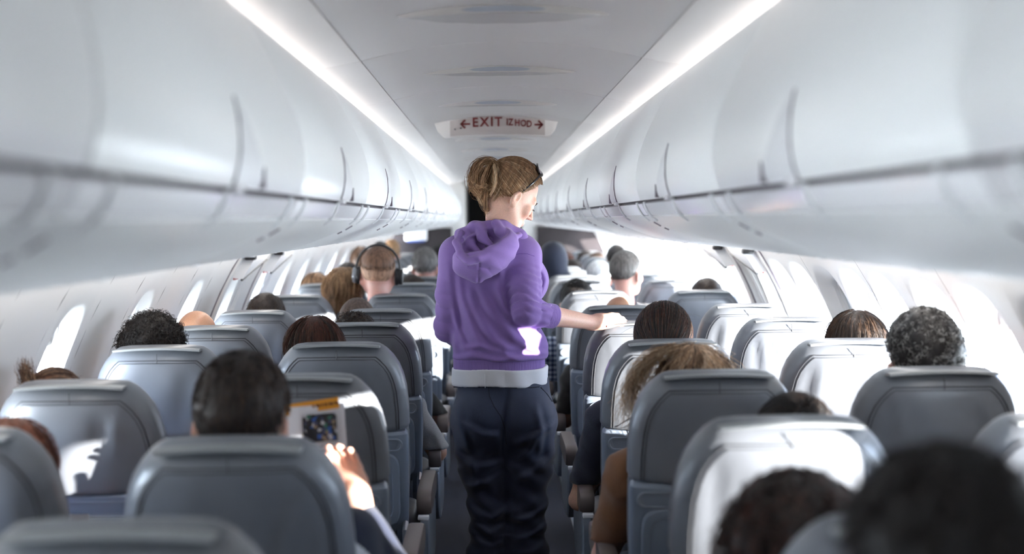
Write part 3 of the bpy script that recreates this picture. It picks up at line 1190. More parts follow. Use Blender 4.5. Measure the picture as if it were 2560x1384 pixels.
def surface_net(f, lo, hi, h):
    lo, hi = np.array(lo, np.float32), np.array(hi, np.float32)
    n = np.ceil((hi - lo) / h).astype(int) + 1
    B = 6                                            # only the blocks that the surface may cross are sampled densely
    nb = -(-n // B)
    n = nb * B
    cx = [lo[i] + h * (B * np.arange(nb[i]) + (B - 1) / 2) for i in range(3)]
    X, Y, Z = np.meshgrid(*cx, indexing='ij')
    C = np.stack([X.ravel(), Y.ravel(), Z.ravel()], 1).astype(np.float32)
    D = f(C).astype(np.float32)
    hot = np.abs(D) < h * B * .87 * 1.9 + .012
    F = np.repeat(D[:, None], B ** 3, 1)
    o = h * (np.stack(np.meshgrid(*[np.arange(B)] * 3, indexing='ij'), -1).reshape(-1, 3) - (B - 1) / 2)
    hi_ = np.flatnonzero(hot)
    step = max(1, 500000 // B ** 3)
    for i in range(0, len(hi_), step):
        k = hi_[i:i + step]
        F[k] = f((C[k][:, None, :] + o[None]).reshape(-1, 3).astype(np.float32)).reshape(len(k), -1)
    F = F.reshape(nb[0], nb[1], nb[2], B, B, B).transpose(0, 3, 1, 4, 2, 5).reshape(n)
    S = F < 0
    c = S[:-1, :-1, :-1].astype(np.int8)
    tot = np.zeros_like(c)
    corners = [(a, b, d) for a in (0, 1) for b in (0, 1) for d in (0, 1)]
    m = [s - 1 for s in n]
    sl = lambda A, o: A[o[0]:o[0] + m[0], o[1]:o[1] + m[1], o[2]:o[2] + m[2]]
    for o in corners:
        tot += sl(S, o).astype(np.int8)
    act = (tot > 0) & (tot < 8)
    idx = np.full(act.shape, -1, np.int64)
    cells = np.argwhere(act)
    idx[act] = np.arange(len(cells))
    acc = np.zeros((len(cells), 3))
    cnt = np.zeros(len(cells))
    ci = tuple(cells.T)
    for a in corners:
        for k in range(3):
            if a[k]:
                continue
            b = list(a)
            b[k] = 1
            fa = F[ci[0] + a[0], ci[1] + a[1], ci[2] + a[2]].astype(float)
            fb = F[ci[0] + b[0], ci[1] + b[1], ci[2] + b[2]].astype(float)
            cr = (fa < 0) != (fb < 0)
            t = np.where(cr, fa / np.where(cr, fa - fb, 1), 0)
            p = np.array(a, float)[None].repeat(len(cells), 0)
            p[:, k] = t
            acc[cr] += p[cr]
            cnt[cr] += 1
    V = lo + h * (cells + acc / cnt[:, None])
    faces = []
    for k in range(3):
        u, v = (k + 1) % 3, (k + 2) % 3
        o = [0, 0, 0]
        o[k] = 1
        A = S[:n[0] - o[0], :n[1] - o[1], :n[2] - o[2]]
        B = S[o[0]:, o[1]:, o[2]:]
        E = np.argwhere(A != B)
        if not len(E):
            continue
        ok = (E[:, u] > 0) & (E[:, v] > 0) & (E[:, u] < n[u] - 1) & (E[:, v] < n[v] - 1)
        E = E[ok]
        ins = A[tuple(E.T)]
        q = []
        for du, dv in ((-1, -1), (0, -1), (0, 0), (-1, 0)):
            e = E.copy()
            e[:, u] += du
            e[:, v] += dv
            q.append(idx[tuple(e.T)])
        q = np.stack(q, 1)
        q[~ins] = q[~ins][:, ::-1]
        faces.append(q)
    return V, np.concatenate(faces)


def solid(name, f, lo, hi, h, mats, parent=None, loc=(0, 0, 0), smooth_it=2, fmat=None, disp=None):
    V, Q = surface_net(f, lo, hi, h)
    me = bpy.data.meshes.new(name)
    me.vertices.add(len(V))
    for _ in range(smooth_it):                       # light Laplacian relaxation removes the stair steps
        S = np.zeros_like(V)
        c = np.zeros(len(V))
        for i in range(4):
            a, b = Q[:, i], Q[:, (i + 1) % 4]
            np.add.at(S, a, V[b])
            np.add.at(S, b, V[a])
            np.add.at(c, a, 1)
            np.add.at(c, b, 1)
        V = V * .5 + .5 * S / np.maximum(c, 1)[:, None]
    me.vertices.foreach_set('co', V.astype(np.float32).ravel())
    me.loops.add(Q.size)
    me.loops.foreach_set('vertex_index', Q.astype(np.int32).ravel())
    me.polygons.add(len(Q))
    me.polygons.foreach_set('loop_start', np.arange(0, Q.size, 4, dtype=np.int32))
    me.polygons.foreach_set('loop_total', np.full(len(Q), 4, np.int32))
    for m in (mats if isinstance(mats, (list, tuple)) else [mats]):
        me.materials.append(m)
    if fmat is not None:
        me.polygons.foreach_set('material_index', fmat(V[Q].mean(1)).astype(np.int32))
    me.polygons.foreach_set('use_smooth', np.ones(len(Q), bool))
    me.update(calc_edges=True)
    me.validate()
    o = bpy.data.objects.new(name, me)
    o.location = loc
    return link(o, parent)


# ------------------------------------------------------------------ heads
# head frame: x to the right ear, y out of the face, z up; the origin is between the ears
HEAD_TOP = .118


def head_field(P, C, M, k=1.0, female=False):
    q = (P - np.array(C, np.float32)) @ np.array(M, np.float32) / k
    ax = np.abs(q[:, 0])
    s = np.stack([ax, q[:, 1], q[:, 2]], 1)
    d = ellipsoid(q, (0, -.012, .030), (.074, .094, .088))                   # cranium
    d = smin(d, ellipsoid(q, (0, .022, -.040), (.059, .068, .078)), .035)    # face
    d = smin(d, ellipsoid(q, (0, .058, -.098), (.028 if not female else .023, .026, .022)), .03)   # chin
    d = smin(d, capsule(s, (.056, -.004, -.050), (.030, .052, -.094), .014, .012), .03)            # jaw
    d = smin(d, capsule(s, (.012, .083, .014), (.044, .070, .012), .010, .009), .018)              # brow
    d = smin(d, ellipsoid(s, (.044, .062, -.032), (.022, .018, .020)), .02)                        # cheekbone
    d = smax(d, -ellipsoid(s, (.031, .096, -.006), (.018, .016, .012)), .014)                      # eye socket
    d = smin(d, ellipsoid(s, (.031, .0755, -.007), (.0155, .012, .0115)), .004)                    # lids
    d = smin(d, capsule(q, (0, .088, .002), (0, .110, -.036), .0065, .0088), .010)                 # nose
    d = smin(d, ellipsoid(s, (.011, .096, -.042), (.008, .010, .007)), .006)
    d = smin(d, ellipsoid(q, (0, .086, -.067), (.022, .012, .0055)), .006)                         # lips
    d = smin(d, ellipsoid(q, (0, .085, -.076), (.019, .012, .006)), .006)
    E = Matrix.Rotation(R(-12), 3, 'X') @ Matrix.Rotation(R(22), 3, 'Z')
    e = ellipsoid(s, (.081, -.012, -.020), (.0125, .0185, .0300), E)
    e = smin(e, ellipsoid(s, (.076, -.004, -.044), (.008, .010, .011)), .008)
    e = smax(e, -ellipsoid(s, (.0960, -.008, -.017), (.0135, .0110, .0185), E), .003)               # ear with its hollow
    d = smin(d, e, .006)
    return d * k


def neck_field(P, C, M, base, r=.052):
    C = Vector(C)
    top = C + M @ Vector((0, -.030, -.060))
    return capsule(P, base, top, r * 1.12, r)


def rot(yaw=0, pitch=0, roll=0):
    """yaw > 0 turns the face to the left, pitch > 0 lifts it, roll > 0 tilts the head to its right."""
    return Matrix.Rotation(R(yaw), 3, 'Z') @ Matrix.Rotation(R(pitch), 3, 'X') @ Matrix.Rotation(R(roll), 3, 'Y')


def hand_field(P, W, M, k=1.0, curl=.5, spread=.12, side=1, thumb=.6):
    """Hand in the frame W (wrist), columns of M: x across the palm towards the thumb * SIDE, y along the fingers, z out of the back of the hand."""
    q = (P - np.array(W, np.float32)) @ np.array(M, np.float32) / k
    q = q * np.array([side, 1, 1], np.float32)
    d = ellipsoid(q, (.0, .045, -.002), (.040, .055, .0145))
    d = smin(d, capsule(q, (0, -.01, 0), (0, .02, 0), .024, .027), .02)
    d = smin(d, capsule(q, (.022, .018, -.006), (.034, .052, -.008), .014, .012), .012)
    for i, (x, L, r) in enumerate(((.027, .072, .0085), (.009, .080, .0088), (-.010, .074, .0084), (-.028, .058, .0074))):
        a0 = (x - .002) * spread * 14
        p = np.array([x, .088 - abs(x - .006) * .22, 0.0])
        ang = -curl * .55
        pts, rads = [p], [r * 1.12]
        for j, (f, rr) in enumerate(((.44, 1.0), (.31, .92), (.25, .80))):
            dirv = np.array([math.sin(a0) * .35, math.cos(ang), math.sin(ang)])
            p = p + dirv / np.linalg.norm(dirv) * L * f
            pts.append(p)
            rads.append(r * rr)
            ang -= curl * (.75 if j == 0 else .55)
        base = np.array([x * .7, .05, 0.0])
        d = smin(d, chain(q, [base] + pts, [r * 1.2] + rads, .004), .006)
    t0 = np.array([.030, .028, -.006])
    t1 = t0 + np.array([.026 * thumb + .008, .026, -.010])
    t2 = t1 + np.array([.006 + .008 * thumb, .030, -.010 * (1 + curl)])
    d = smin(d, chain(q, [t0, t1, t2], [.0135, .0105, .0085], .006), .010)
    return d * k


SKIN = {
    'fair': material('skin_fair', (.62, .37, .28), .48, bump=.03, scale=220, sss=.35, vary=.07),
    'tan': material('skin_tan', (.50, .27, .17), .46, bump=.03, scale=220, sss=.3, vary=.08),
    'pink': material('skin_pink', (.60, .33, .27), .48, bump=.03, scale=220, sss=.35, vary=.08),
}


def hair_mat(name, col, rough=.55):
    return material('hair_' + name, col, rough, bump=.35, scale=90, vary=.45, stretch=(1, 1, .12), detail=6, spec=.35)


# ------------------------------------------------------------------ hair: a cap on the scalp plus strands, all in ONE mesh in the head's frame
SC_C, SC_R = Vector((0, -.012, .030)), Vector((.078, .098, .092))


def scalp(u, w, off=0.0):
    """u: azimuth from the back of the head (0) towards the right ear, w: elevation."""
    d = Vector((math.sin(u) * math.cos(w), -math.cos(u) * math.cos(w), math.sin(w)))
    p = Vector((d.x * SC_R.x, d.y * SC_R.y, d.z * SC_R.z))
    n = Vector((d.x / SC_R.x, d.y / SC_R.y, d.z / SC_R.z)).normalized()
    return SC_C + p + n * off, n


HL_A = (0, .9, 1.35, 1.6, 1.9, 2.3, PI)
HL_W = (-.72, -.70, -.45, -.05, .18, .42, .55)


def hairline(u):
    """Lowest elevation with hair at azimuth u."""
    a = abs(math.atan2(math.sin(u), math.cos(u)))
    return float(np.interp(a, HL_A, HL_W))


def cap_geo(g, thick=.004, nu=56, nw=18, low=0.0, mi=0, lump=0.0, seed=0):
    rr = random.Random(seed)
    ph = [rr.uniform(0, 6.3) for _ in range(8)]
    rows = []
    for j in range(nw):
        row = []
        for i in range(nu):
            u = 2 * PI * i / nu
            w0 = hairline(u) - low
            t = j / (nw - 1)
            w = w0 + (PI / 2 - .001 - w0) * t
            l = lump * (math.sin(5 * u + ph[0] + 3 * w) + math.sin(9 * u - 7 * w + ph[1]) + math.sin(3 * u + 11 * w + ph[2])) / 3
            p, n = scalp(u, w, thick * min(1, t * 6 + .02) + l * min(1, t * 4))
            row.append(p)
        rows.append(row)
    g.rings(rows, mi=mi, cap0=False)


def strand(g, pts, r0, r1, n=3, mi=0):
    m = len(pts)
    g.tube(pts, [r0 + (r1 - r0) * (i / (m - 1)) for i in range(m)], n, mi=mi, cap=False)


def rnd_scalp(rr, low=0.0):
    while True:
        u = rr.uniform(-PI, PI)
        w = math.asin(rr.uniform(-.8, 1.0))
        if w > hairline(u) - low:
            return u, w


def hair_short(name, mats, seed, n=1500, L=.022, r=.0008, lift=.45, thick=.006, flow=(0, -.4, -1), nmat=1, parent=None, lump=.002, low=0.0):
    rr = random.Random(seed)
    g = Geo()
    cap_geo(g, thick, lump=lump, seed=seed, low=low)
    fl = Vector(flow)
    for _ in range(n):
        u, w = rnd_scalp(rr, low)
        p, nn = scalp(u, w, thick - .003)
        t = fl - nn * fl.dot(nn) + Vector((rr.gauss(0, .35), rr.gauss(0, .35), rr.gauss(0, .35)))
        t = (t - nn * t.dot(nn)).normalized()
        l = L * rr.uniform(.6, 1.25)
        d = (nn * lift + t).normalized()
        pts = [p + d * l * s + (t * .3 - nn * .25) * l * s * s for s in (0, .35, .7, 1.0)]
        strand(g, pts, r * rr.uniform(.8, 1.3), r * .3, mi=rr.randrange(nmat))
    return g.build(name, mats, parent, angle=None)


def hair_curly(name, mats, seed, n=700, L=.05, rad=.007, turns=2.2, r=.0013, thick=.014, parent=None, low=0.0, nmat=1, reach=1.0, grav=0.0):
    rr = random.Random(seed)
    g = Geo()
    cap_geo(g, thick, lump=.006, seed=seed, low=low)
    for _ in range(n):
        u, w = rnd_scalp(rr, low)
        p, nn = scalp(u, w, thick - .006)
        a = Vector((rr.gauss(0, 1), rr.gauss(0, 1), rr.gauss(0, 1)))
        a = (a - nn * a.dot(nn)).normalized()
        b = nn.cross(a)
        d = (nn * rr.uniform(.25, .9) + a * rr.uniform(.2, .9)).normalized()
        e1 = d.cross(b).normalized()
        e2 = d.cross(e1)
        l, q, tn, ph = L * rr.uniform(.5, 1.2) * reach, rad * rr.uniform(.6, 1.3), turns * rr.uniform(.7, 1.2), rr.uniform(0, 6.3)
        pts = []
        for i in range(11):
            s = i / 10
            pts.append(p + d * l * s * .55 + (e1 * math.cos(ph + tn * 2 * PI * s) + e2 * math.sin(ph + tn * 2 * PI * s)) * q * min(1, s * 3) + Vector((0, 0, -grav * s * s)))
        strand(g, pts, r, r * .45, mi=rr.randrange(nmat))
    return g.build(name, mats, parent, angle=None)


def hair_long(name, mats, seed, n=900, L=.26, r=.0011, parent=None, part=0.0, frizz=.006, thick=.010, nmat=1, spread=.0, stray=0, low=0.05, crown=(0, -.02, .11)):
    """Combed down from the crown along the skull, then hanging."""
    rr = random.Random(seed)
    g = Geo()
    cap_geo(g, thick, lump=.002, seed=seed, low=low)
    cr = Vector(crown)
    for k in range(n + stray):
        u, w = rnd_scalp(rr, low)
        if abs(math.atan2(math.sin(u), math.cos(u))) > 2.0 and w < .8:
            continue
        off = rr.uniform(.004, thick + .006)
        pts = []
        l = L * rr.uniform(.7, 1.1)
        if k >= n:
            off += .006
            l *= rr.uniform(.5, 1.1)
        p, nn = scalp(u, w, off)
        dirv = None
        seg = .018
        a1, a2, f1 = rr.uniform(0, 6.3), rr.uniform(0, 6.3), rr.uniform(30, 60)
        fz = frizz * (rr.uniform(.4, 1.3) if k < n else 2.6)
        dist = 0.0
        while dist < l:
            wob = Vector((math.sin(a1 + f1 * dist), math.cos(a2 + f1 * .8 * dist), 0)) * fz * min(1, dist * 14)
            pts.append(p + wob)
            q = p - SC_C
            e = Vector((q.x / SC_R.x ** 2, q.y / SC_R.y ** 2, q.z / SC_R.z ** 2))
            nn = e.normalized()
            inside = math.sqrt((q.x / (SC_R.x + off)) ** 2 + (q.y / (SC_R.y + off)) ** 2 + (q.z / (SC_R.z + off)) ** 2)
            if p.z > SC_C.z - .05:
                away = p - cr
                t = Vector((away.x, away.y, -.02 - max(0, (.11 - p.z)) * 1.6))
                t = t - nn * t.dot(nn)
                if t.length < 1e-4:
                    t = Vector((0, -1, 0))
                t.normalize()
                t = t + nn * (1.02 - inside) * 2.0
            else:
                t = Vector((spread * q.x * 6, spread * q.y * 2, -1))
            t.normalize()
            p = p + t * seg
            dist += seg
        if len(pts) > 2:
            strand(g, pts, r * rr.uniform(.7, 1.4), r * .35, mi=rr.randrange(nmat))
    return g.build(name, mats, parent, angle=None)


def hair_tied(name, mats, seed, tie=(0, -.12, .05), n=900, r=.0010, tail=.22, parent=None, bun=False, nmat=1, thick=.007, low=.05, tail_dir=(0, -.3, -1), wisps=40, bun_r=.034, drape=None):
    """Swept back from the hairline to a tie at the back of the head."""
    rr = random.Random(seed)
    g = Geo()
    cap_geo(g, thick, lump=.0015, seed=seed, low=low)
    T = Vector(tie)
    td = (T - SC_C)
    tdir = Vector((td.x / SC_R.x, td.y / SC_R.y, td.z / SC_R.z)).normalized()
    for _ in range(n):
        u, w = rnd_scalp(rr, low)
        d0 = Vector((math.sin(u) * math.cos(w), -math.cos(u) * math.cos(w), math.sin(w)))
        ang = d0.angle(tdir)
        if ang < .12:
            continue
        ax = d0.cross(tdir)
        if ax.length < 1e-5:
            continue
        ax.normalize()
        off = rr.uniform(.004, thick + .004)
        pts = []
        side = rr.gauss(0, .05)
        for i in range(11):
            s = i / 10
            d = Quaternion(ax, ang * s * .96) @ d0
            d = Quaternion(d0, side * math.sin(PI * s)) @ d
            p = Vector((d.x * (SC_R.x + off), d.y * (SC_R.y + off), d.z * (SC_R.z + off))) + SC_C
            pull = max(0, s - .80) / .20
            p = p + (T - p) * pull * .55
            pts.append(p)
        strand(g, pts, r * rr.uniform(.7, 1.5), r * .8, mi=rr.randrange(nmat))
    if bun:
        Cb = T + tdir * bun_r * .55
        for k in range(150):
            a = Vector((rr.gauss(0, 1), rr.gauss(0, 1), rr.gauss(0, 1))).normalized()
            b = a.orthogonal().normalized()
            c = a.cross(b)
            q = bun_r * rr.uniform(.62, 1.06)
            ph, sp = rr.uniform(0, 6.3), rr.uniform(2.4, 4.6)
            h0 = rr.uniform(-.35, .35) * bun_r
            pts = []
            for i in range(12):
                t = ph + sp * i / 11
                w = 1 + .10 * math.sin(3 * t + k)
                pts.append(Cb + (b * math.cos(t) + c * math.sin(t)) * q * w + a * h0)
            strand(g, pts, .0036 * rr.uniform(.4, 1.0), .0018, 4, mi=rr.randrange(nmat))
    else:
        dr = Vector(tail_dir).normalized()
        for k in range(max(60, n // 5)):
            p = T + Vector((rr.gauss(0, .010), rr.gauss(0, .010), rr.gauss(0, .010)))
            v = (tdir * .8 + Vector((rr.gauss(0, .2), rr.gauss(0, .2), rr.gauss(0, .2)))).normalized()
            pts = []
            l = tail * rr.uniform(.6, 1.1)
            for i in range(12):
                pts.append(p)
                v = (v + (dr - v) * .28).normalized()
                p = p + v * l / 11 + Vector((rr.gauss(0, .0012), rr.gauss(0, .0012), 0))
            strand(g, pts, r * 1.6, r * .4, mi=rr.randrange(nmat))
    for k in range(wisps):
        u, w = rnd_scalp(rr, .12)
        p, nn = scalp(u, w, thick)
        a = Vector((rr.gauss(0, 1), rr.gauss(0, 1), rr.gauss(0, .6))).normalized()
        pts = [p + nn * (.012 * s + .010 * s * s) * rr.uniform(.5, 1.2) + a * .035 * s - Vector((0, 0, .022 * s * s)) for s in (0, .3, .6, 1)]
        strand(g, pts, .0004, .0002, mi=rr.randrange(nmat))
    return g.build(name, mats, parent, angle=None)


# ------------------------------------------------------------------ a seated passenger
def seated(name, head, yrow, xseat, skin, shirt, trousers, label, group=None, yaw=0, pitch=0, roll=0, hs=1.0, female=False, armR=None, armL=None, detail=.0115, hair=None, elbowR=None, elbowL=None, unique=False, sleeve=None, shz=0.0, shirt_h=0.0):
    """HEAD: world position of the point between the ears. Pelvis and legs sit on the cushion of (xseat, yrow)."""
    hip_y = yrow + math.sin(BASE_TILT) * L_BACK + .165
    root = empty(name, (xseat, hip_y, 0), label, 'person', group)
    H = Vector(head) - Vector((xseat, hip_y, 0))
    Mh = rot(yaw, pitch, roll)
    neck = H + Mh @ Vector((0, -.030, -.085)) + Vector((-H.x * .08, -.015, -.075))
    sh_z = min(neck.z - .055, .985) + shz
    sx = .165 if female else .185
    lean = Vector((neck.x * .85, neck.y * .9 + .055, 0))
    SR = Vector((lean.x + sx, lean.y + .01, sh_z - .03))
    SL = Vector((lean.x - sx, lean.y + .01, sh_z - .03))
    pel = Vector((0, .055, .672))
    ER = Vector(elbowR) - root.location if elbowR else SR + Vector((.035, .10, -.27))
    EL = Vector(elbowL) - root.location if elbowL else SL + Vector((-.035, .10, -.27))
    lim = 1.215                                      # elbows stay clear of the sidewalls
    if not elbowR:
        ER.z = max(ER.z, .69)
        ER.x = min(ER.x, lim - xseat)
        SR.x = min(SR.x, lim - .02 - xseat)
    if not elbowL:
        EL.z = max(EL.z, .69)
        EL.x = max(EL.x, -lim - xseat)
        SL.x = max(SL.x, -lim + .02 - xseat)
    WR_ = Vector(armR) - root.location if armR else Vector((.08, .30, .71))
    WL_ = Vector(armL) - root.location if armL else Vector((-.08, .30, .71))

    def torso(P, o):
        c0, c1 = pel, Vector((lean.x * .9, lean.y * .8 + .060, sh_z - .12))
        S = np.array([1, 1.35, 1], np.float32)
        d = capsule(P * S, Vector((c0.x, c0.y * 1.35, c0.z)), Vector((c1.x, c1.y * 1.35, c1.z)), .150 + o, .150 + o) / 1.25
        d = smin(d, capsule(P, SL, SR, .058 + o, .058 + o), .06)
        d = smin(d, capsule(P, (lean.x, lean.y, sh_z - .06), neck, .075 + o, .050 + o), .05)
        return d

    def arm(P, S, E, W, o):
        d = chain(P, [S, E], [.055 + o, .042 + o])
        return smin(d, chain(P, [E, W], [.042 + o, .027 + o]), .012)

    def legs(P, o):
        d = None
        for s in (-1, 1):
            e = chain(P, [(s * .085, .06, .612), (s * .10, .385, .600)], [.088 + o, .066 + o])
            e = smin(e, chain(P, [(s * .10, .385, .600), (s * .10, .405, .34), (s * .10, .40, .12)], [.062 + o, .056 + o, .040 + o]), .02)
            d = e if d is None else smin(d, e, .02)
        return d

    def hands(P):
        d = None
        for s, E, W in ((1, ER, WR_), (-1, EL, WL_)):
            if (s > 0 and armR) or (s < 0 and armL):
                continue
            y = (W - E).normalized()
            z = Vector((0, 0, 1))
            z = (z - y * z.dot(y)).normalized()
            M = Matrix((y.cross(z), y, z)).transposed()
            e = hand_field(P, W, M, .95, curl=.6, side=-s)
            d = e if d is None else np.minimum(d, e)
        return d

    def shoes(P, o=0):
        d = None
        for s in (-1, 1):
            e = smin(capsule(P, (s * .10, .39, .052), (s * .10, .52, .040), .040 + o, .033 + o), capsule(P, (s * .10, .40, .12), (s * .10, .39, .06), .038, .04), .02)
            d = e if d is None else np.minimum(d, e)
        return smax(d, .008 - P[:, 2], .005)
    lo = (min(-.30, SL.x - .12, EL.x - .08, H.x - .14), min(-.16, H.y - .16, EL.y - .09, ER.y - .09), -.0)
    hi = (max(.30, SR.x + .12, ER.x + .08, H.x + .14), .58, max(1.2, H.z + .16))

    def body(P):
        d = smin(head_field(P, H, Mh, hs, female), neck_field(P, H, Mh, neck - Vector((0, 0, .03)), .050 if not female else .043), .025)
        d = smin(d, torso(P, -.012), .02)
        for S, E, W in ((SR, ER, WR_), (SL, EL, WL_)):
            d = smin(d, arm(P, S, E, W, -.008), .02)
        d = smin(d, legs(P, -.012), .02)
        h = hands(P)
        if h is not None:
            d = smin(d, h, .008)
        return smin(d, shoes(P, -.006), .02)
    solid('body', body, lo, hi, detail if unique else .0125, SKIN[skin], root)

    def top(P):
        d = torso(P, .010)
        for S, E, W in ((SR, ER, WR_), (SL, EL, WL_)):
            d = smin(d, arm(P, S, E, W - (W - E).normalized() * .02, .009), .025)
        f = .004 * np.sin(P[:, 2] * 70 + 8 * np.sin(P[:, 0] * 22) + 5 * np.sin(P[:, 1] * 17))
        d = d + f
        d = smax(d, -(capsule(P, neck + Vector((0, 0, .0)), H, .058, .10)), .01)
        for S, E, W in ((SR, ER, WR_), (SL, EL, WL_)):
            u = (W - E).normalized()
            cut = (P - np.array(W, np.float32)) @ np.array(u, np.float32) + .012
            near = capsule(P, E, W + u * .1, .08, .08)
            d = np.where(near < 0, smax(d, cut, .004), d)
        return smax(d, .60 - P[:, 2], .01)
    solid('shirt', top, lo, hi, shirt_h or (.0125 if not unique else .010), shirt, root, fmat=(lambda c: sleeve(c + np.array(root.location))) if sleeve else None)

    def bottom(P):
        d = smin(legs(P, .006), torso(P, .004), .02)
        d = smax(d, P[:, 2] - .66, .01)
        return smax(d, .10 - P[:, 2], .005)
    solid('trousers', bottom, (-.26, -.16, .05), (.26, .56, .72), .0135, trousers, root)
    solid('shoes', lambda P: shoes(P, .003), (-.2, .3, -.005), (.2, .6, .16), .011, material('shoe', (.03, .028, .028), .5), root)
    if hair:
        o = hair(root)
        if o is not None:
            o.matrix_local = Matrix.Translation(H) @ (Mh.to_4x4() @ Matrix.Scale(hs, 4))
    return root, H, Mh
# ------------------------------------------------------------------ cloth and hair of the passengers
def cloth(name, col, rough=.85, **k):
    return material('cloth_' + name, col, rough, bump=k.pop('bump', .18), scale=k.pop('scale', 260), vary=k.pop('vary', .12), sheen=.15, **k)


def checked_cloth():
    m = material('cloth_checked', (.55, .6, .7), .85)
    nt = m.node_tree
    tc = nt.nodes.new('ShaderNodeTexCoord')
    b = nt.nodes['Principled BSDF']
    acc = None
    for ax in ('X', 'Z'):
        w = nt.nodes.new('ShaderNodeTexWave')
        w.bands_direction = ax
        w.inputs['Scale'].default_value = 12.0
        nt.links.new(tc.outputs['Object'], w.inputs['Vector'])
        t = nt.nodes.new('ShaderNodeMath')
        t.operation = 'GREATER_THAN'
        t.inputs[1].default_value = .5
        nt.links.new(w.outputs['Fac'], t.inputs[0])
        if acc is None:
            acc = t
        else:
            s = nt.nodes.new('ShaderNodeMath')
            s.operation = 'ADD'
            nt.links.new(acc.outputs[0], s.inputs[0])
            nt.links.new(t.outputs[0], s.inputs[1])
            r = nt.nodes.new('ShaderNodeValToRGB')
            r.color_ramp.interpolation = 'CONSTANT'
            e = r.color_ramp.elements
            e[0].color = (.60, .66, .76, 1)
            e[1].position, e[1].color = .40, (.16, .22, .36, 1)
            x = e.new(.90)
            x.color = (.025, .04, .10, 1)
            h = nt.nodes.new('ShaderNodeMath')
            h.operation = 'MULTIPLY'
            h.inputs[1].default_value = .5
            nt.links.new(s.outputs[0], h.inputs[0])
            nt.links.new(h.outputs[0], r.inputs[0])
            nt.links.new(r.outputs[0], b.inputs['Base Color'])
    return m


C_NAVY = cloth('navy', (.012, .016, .035))
C_BLACK = cloth('black', (.010, .010, .011))
C_BROWN = cloth('brown_coat', (.19, .083, .034), .9, scale=420, bump=.3)
C_GREY = cloth('grey_marl', (.25, .24, .235), .9, scale=500, vary=.25)
C_TEAL = cloth('teal', (.006, .055, .105))
C_WHITE = cloth('white', (.78, .78, .80))
C_JEANS = cloth('denim', (.018, .032, .075), .8, scale=500)
C_DARK = cloth('charcoal', (.03, .03, .034))
C_RUST = cloth('rust', (.16, .05, .025))
C_BLUE = cloth('blue', (.035, .06, .14))
C_CHECK = checked_cloth()

H_BLACK = hair_mat('black', (.010, .008, .008))
H_DARK = hair_mat('dark_brown', (.020, .012, .009))
H_BROWN = hair_mat('brown', (.055, .028, .015))
H_AUBURN = hair_mat('auburn', (.075, .024, .014))
H_RED = hair_mat('red', (.16, .045, .018))
H_LIGHT = hair_mat('light_brown', (.22, .125, .068))
H_BLOND = hair_mat('blond', (.33, .20, .105))
H_STRAW = hair_mat('straw', (.46, .32, .19))
H_GREY = hair_mat('grey', (.16, .15, .145))
H_SALT = hair_mat('silver', (.40, .39, .38))
H_WHITE = hair_mat('white', (.72, .71, .69))
H_STUB = hair_mat('stubble', (.10, .068, .055), .7)


def head_at(px, py, d, top=.126):
    p = at(px, py, d)
    return (p.x, d, p.z - top)


def stubble(parent, seed=1, mats=None, n=900):
    return hair_short('hair', mats or [H_STUB], seed, n=n, L=.006, r=.0006, thick=.0015, lump=0, parent=parent)


# ------------------------------------------------------------------ passengers in view
seated('person', head_at(22, 1046, 2.60), ROWY[2], SEATX['A'], 'pink', C_RUST, C_JEANS, 'person with reddish brown hair at the left edge of the photo', female=True, hs=.98,
       hair=lambda p: hair_long('hair', [H_RED, H_AUBURN, H_RED], 11, n=620, parent=p, nmat=3, L=.3))

# the reader
hand_w = at(893, 1262, 2.74)
reader, rH, rM = seated('person', head_at(606, 893, 2.55, .124), ROWY[2] - .05, SEATX['B'], 'fair', [C_WHITE, C_NAVY], C_JEANS, 'man with short dark hair holding up a magazine, seen from behind', pitch=-9, yaw=-4, hs=1.06,
       armR=tuple(at(893, 1268, 2.74)), elbowR=tuple(at(968, 1440, 2.66)), unique=True, shirt_h=.0045,
       sleeve=lambda c: (c[:, 0] > at(908, 1290, 2.7).x + (at(908, 1290, 2.7).z - c[:, 2]) * .78),
       hair=lambda p: hair_short('hair', [H_DARK, H_BLACK, H_BROWN], 12, n=2600, L=.020, r=.0008, thick=.007, parent=p, nmat=3))
up = (at(862, 1160, 2.80) - at(893, 1262, 2.74)).normalized()
xa = Vector((-.92, .30, .0))
xa = (xa - up * xa.dot(up)).normalized()
za = xa.cross(up).normalized()
HMX = Matrix((xa, up, za)).transposed()
rl = reader.location.copy()
solid('hand', lambda P: smin(hand_field(P, hand_w - rl, HMX, .98, curl=.95, side=1, thumb=.3), capsule(P, hand_w - rl - up * .10, hand_w - rl + up * .01, .030, .027), .02),
      tuple(hand_w - rl - Vector((.11, .11, .13))), tuple(hand_w - rl + Vector((.11, .13, .22))), .0035, SKIN['fair'], reader)

# the magazine
mroot = empty('magazine', (0, 0, 0), 'open magazine with orange header strip and a photo, held up by the seated reader', 'magazine')
pc = at(752, 1135, 2.86)
mroot.location = pc
mroot.rotation_euler = (R(-8), R(-3.5), R(4))
px_m = 2.86 / FPX
g = Geo()
Wm, Hm = .200, .205
for sgn, ang in ((1, R(3)), (-1, R(-14))):
    xs = np.linspace(0, Wm / 2 * 1.0, 9)
    a = [(sgn * x * math.cos(ang), .004 * math.sin(x * 28) + abs(x) * math.sin(abs(ang)) * .6, 0) for x in xs]
    g.rings([[(x, y + t, z) for x, y, _ in a] for z, t in ((-Hm / 2, 0), (Hm / 2, 0), (Hm / 2, .003), (-Hm / 2, .003), (-Hm / 2, 0))], closed=False, cap0=False, cap1=False)
g.build('pages', material('magazine_paper', (.74, .74, .77), .5), mroot, angle=30, fix=True)
g = Geo()
g.box((.030, .006, Hm / 2 - .002), (.118, .002, .024), rot=Matrix.Rotation(R(-4), 3, 'Y'))
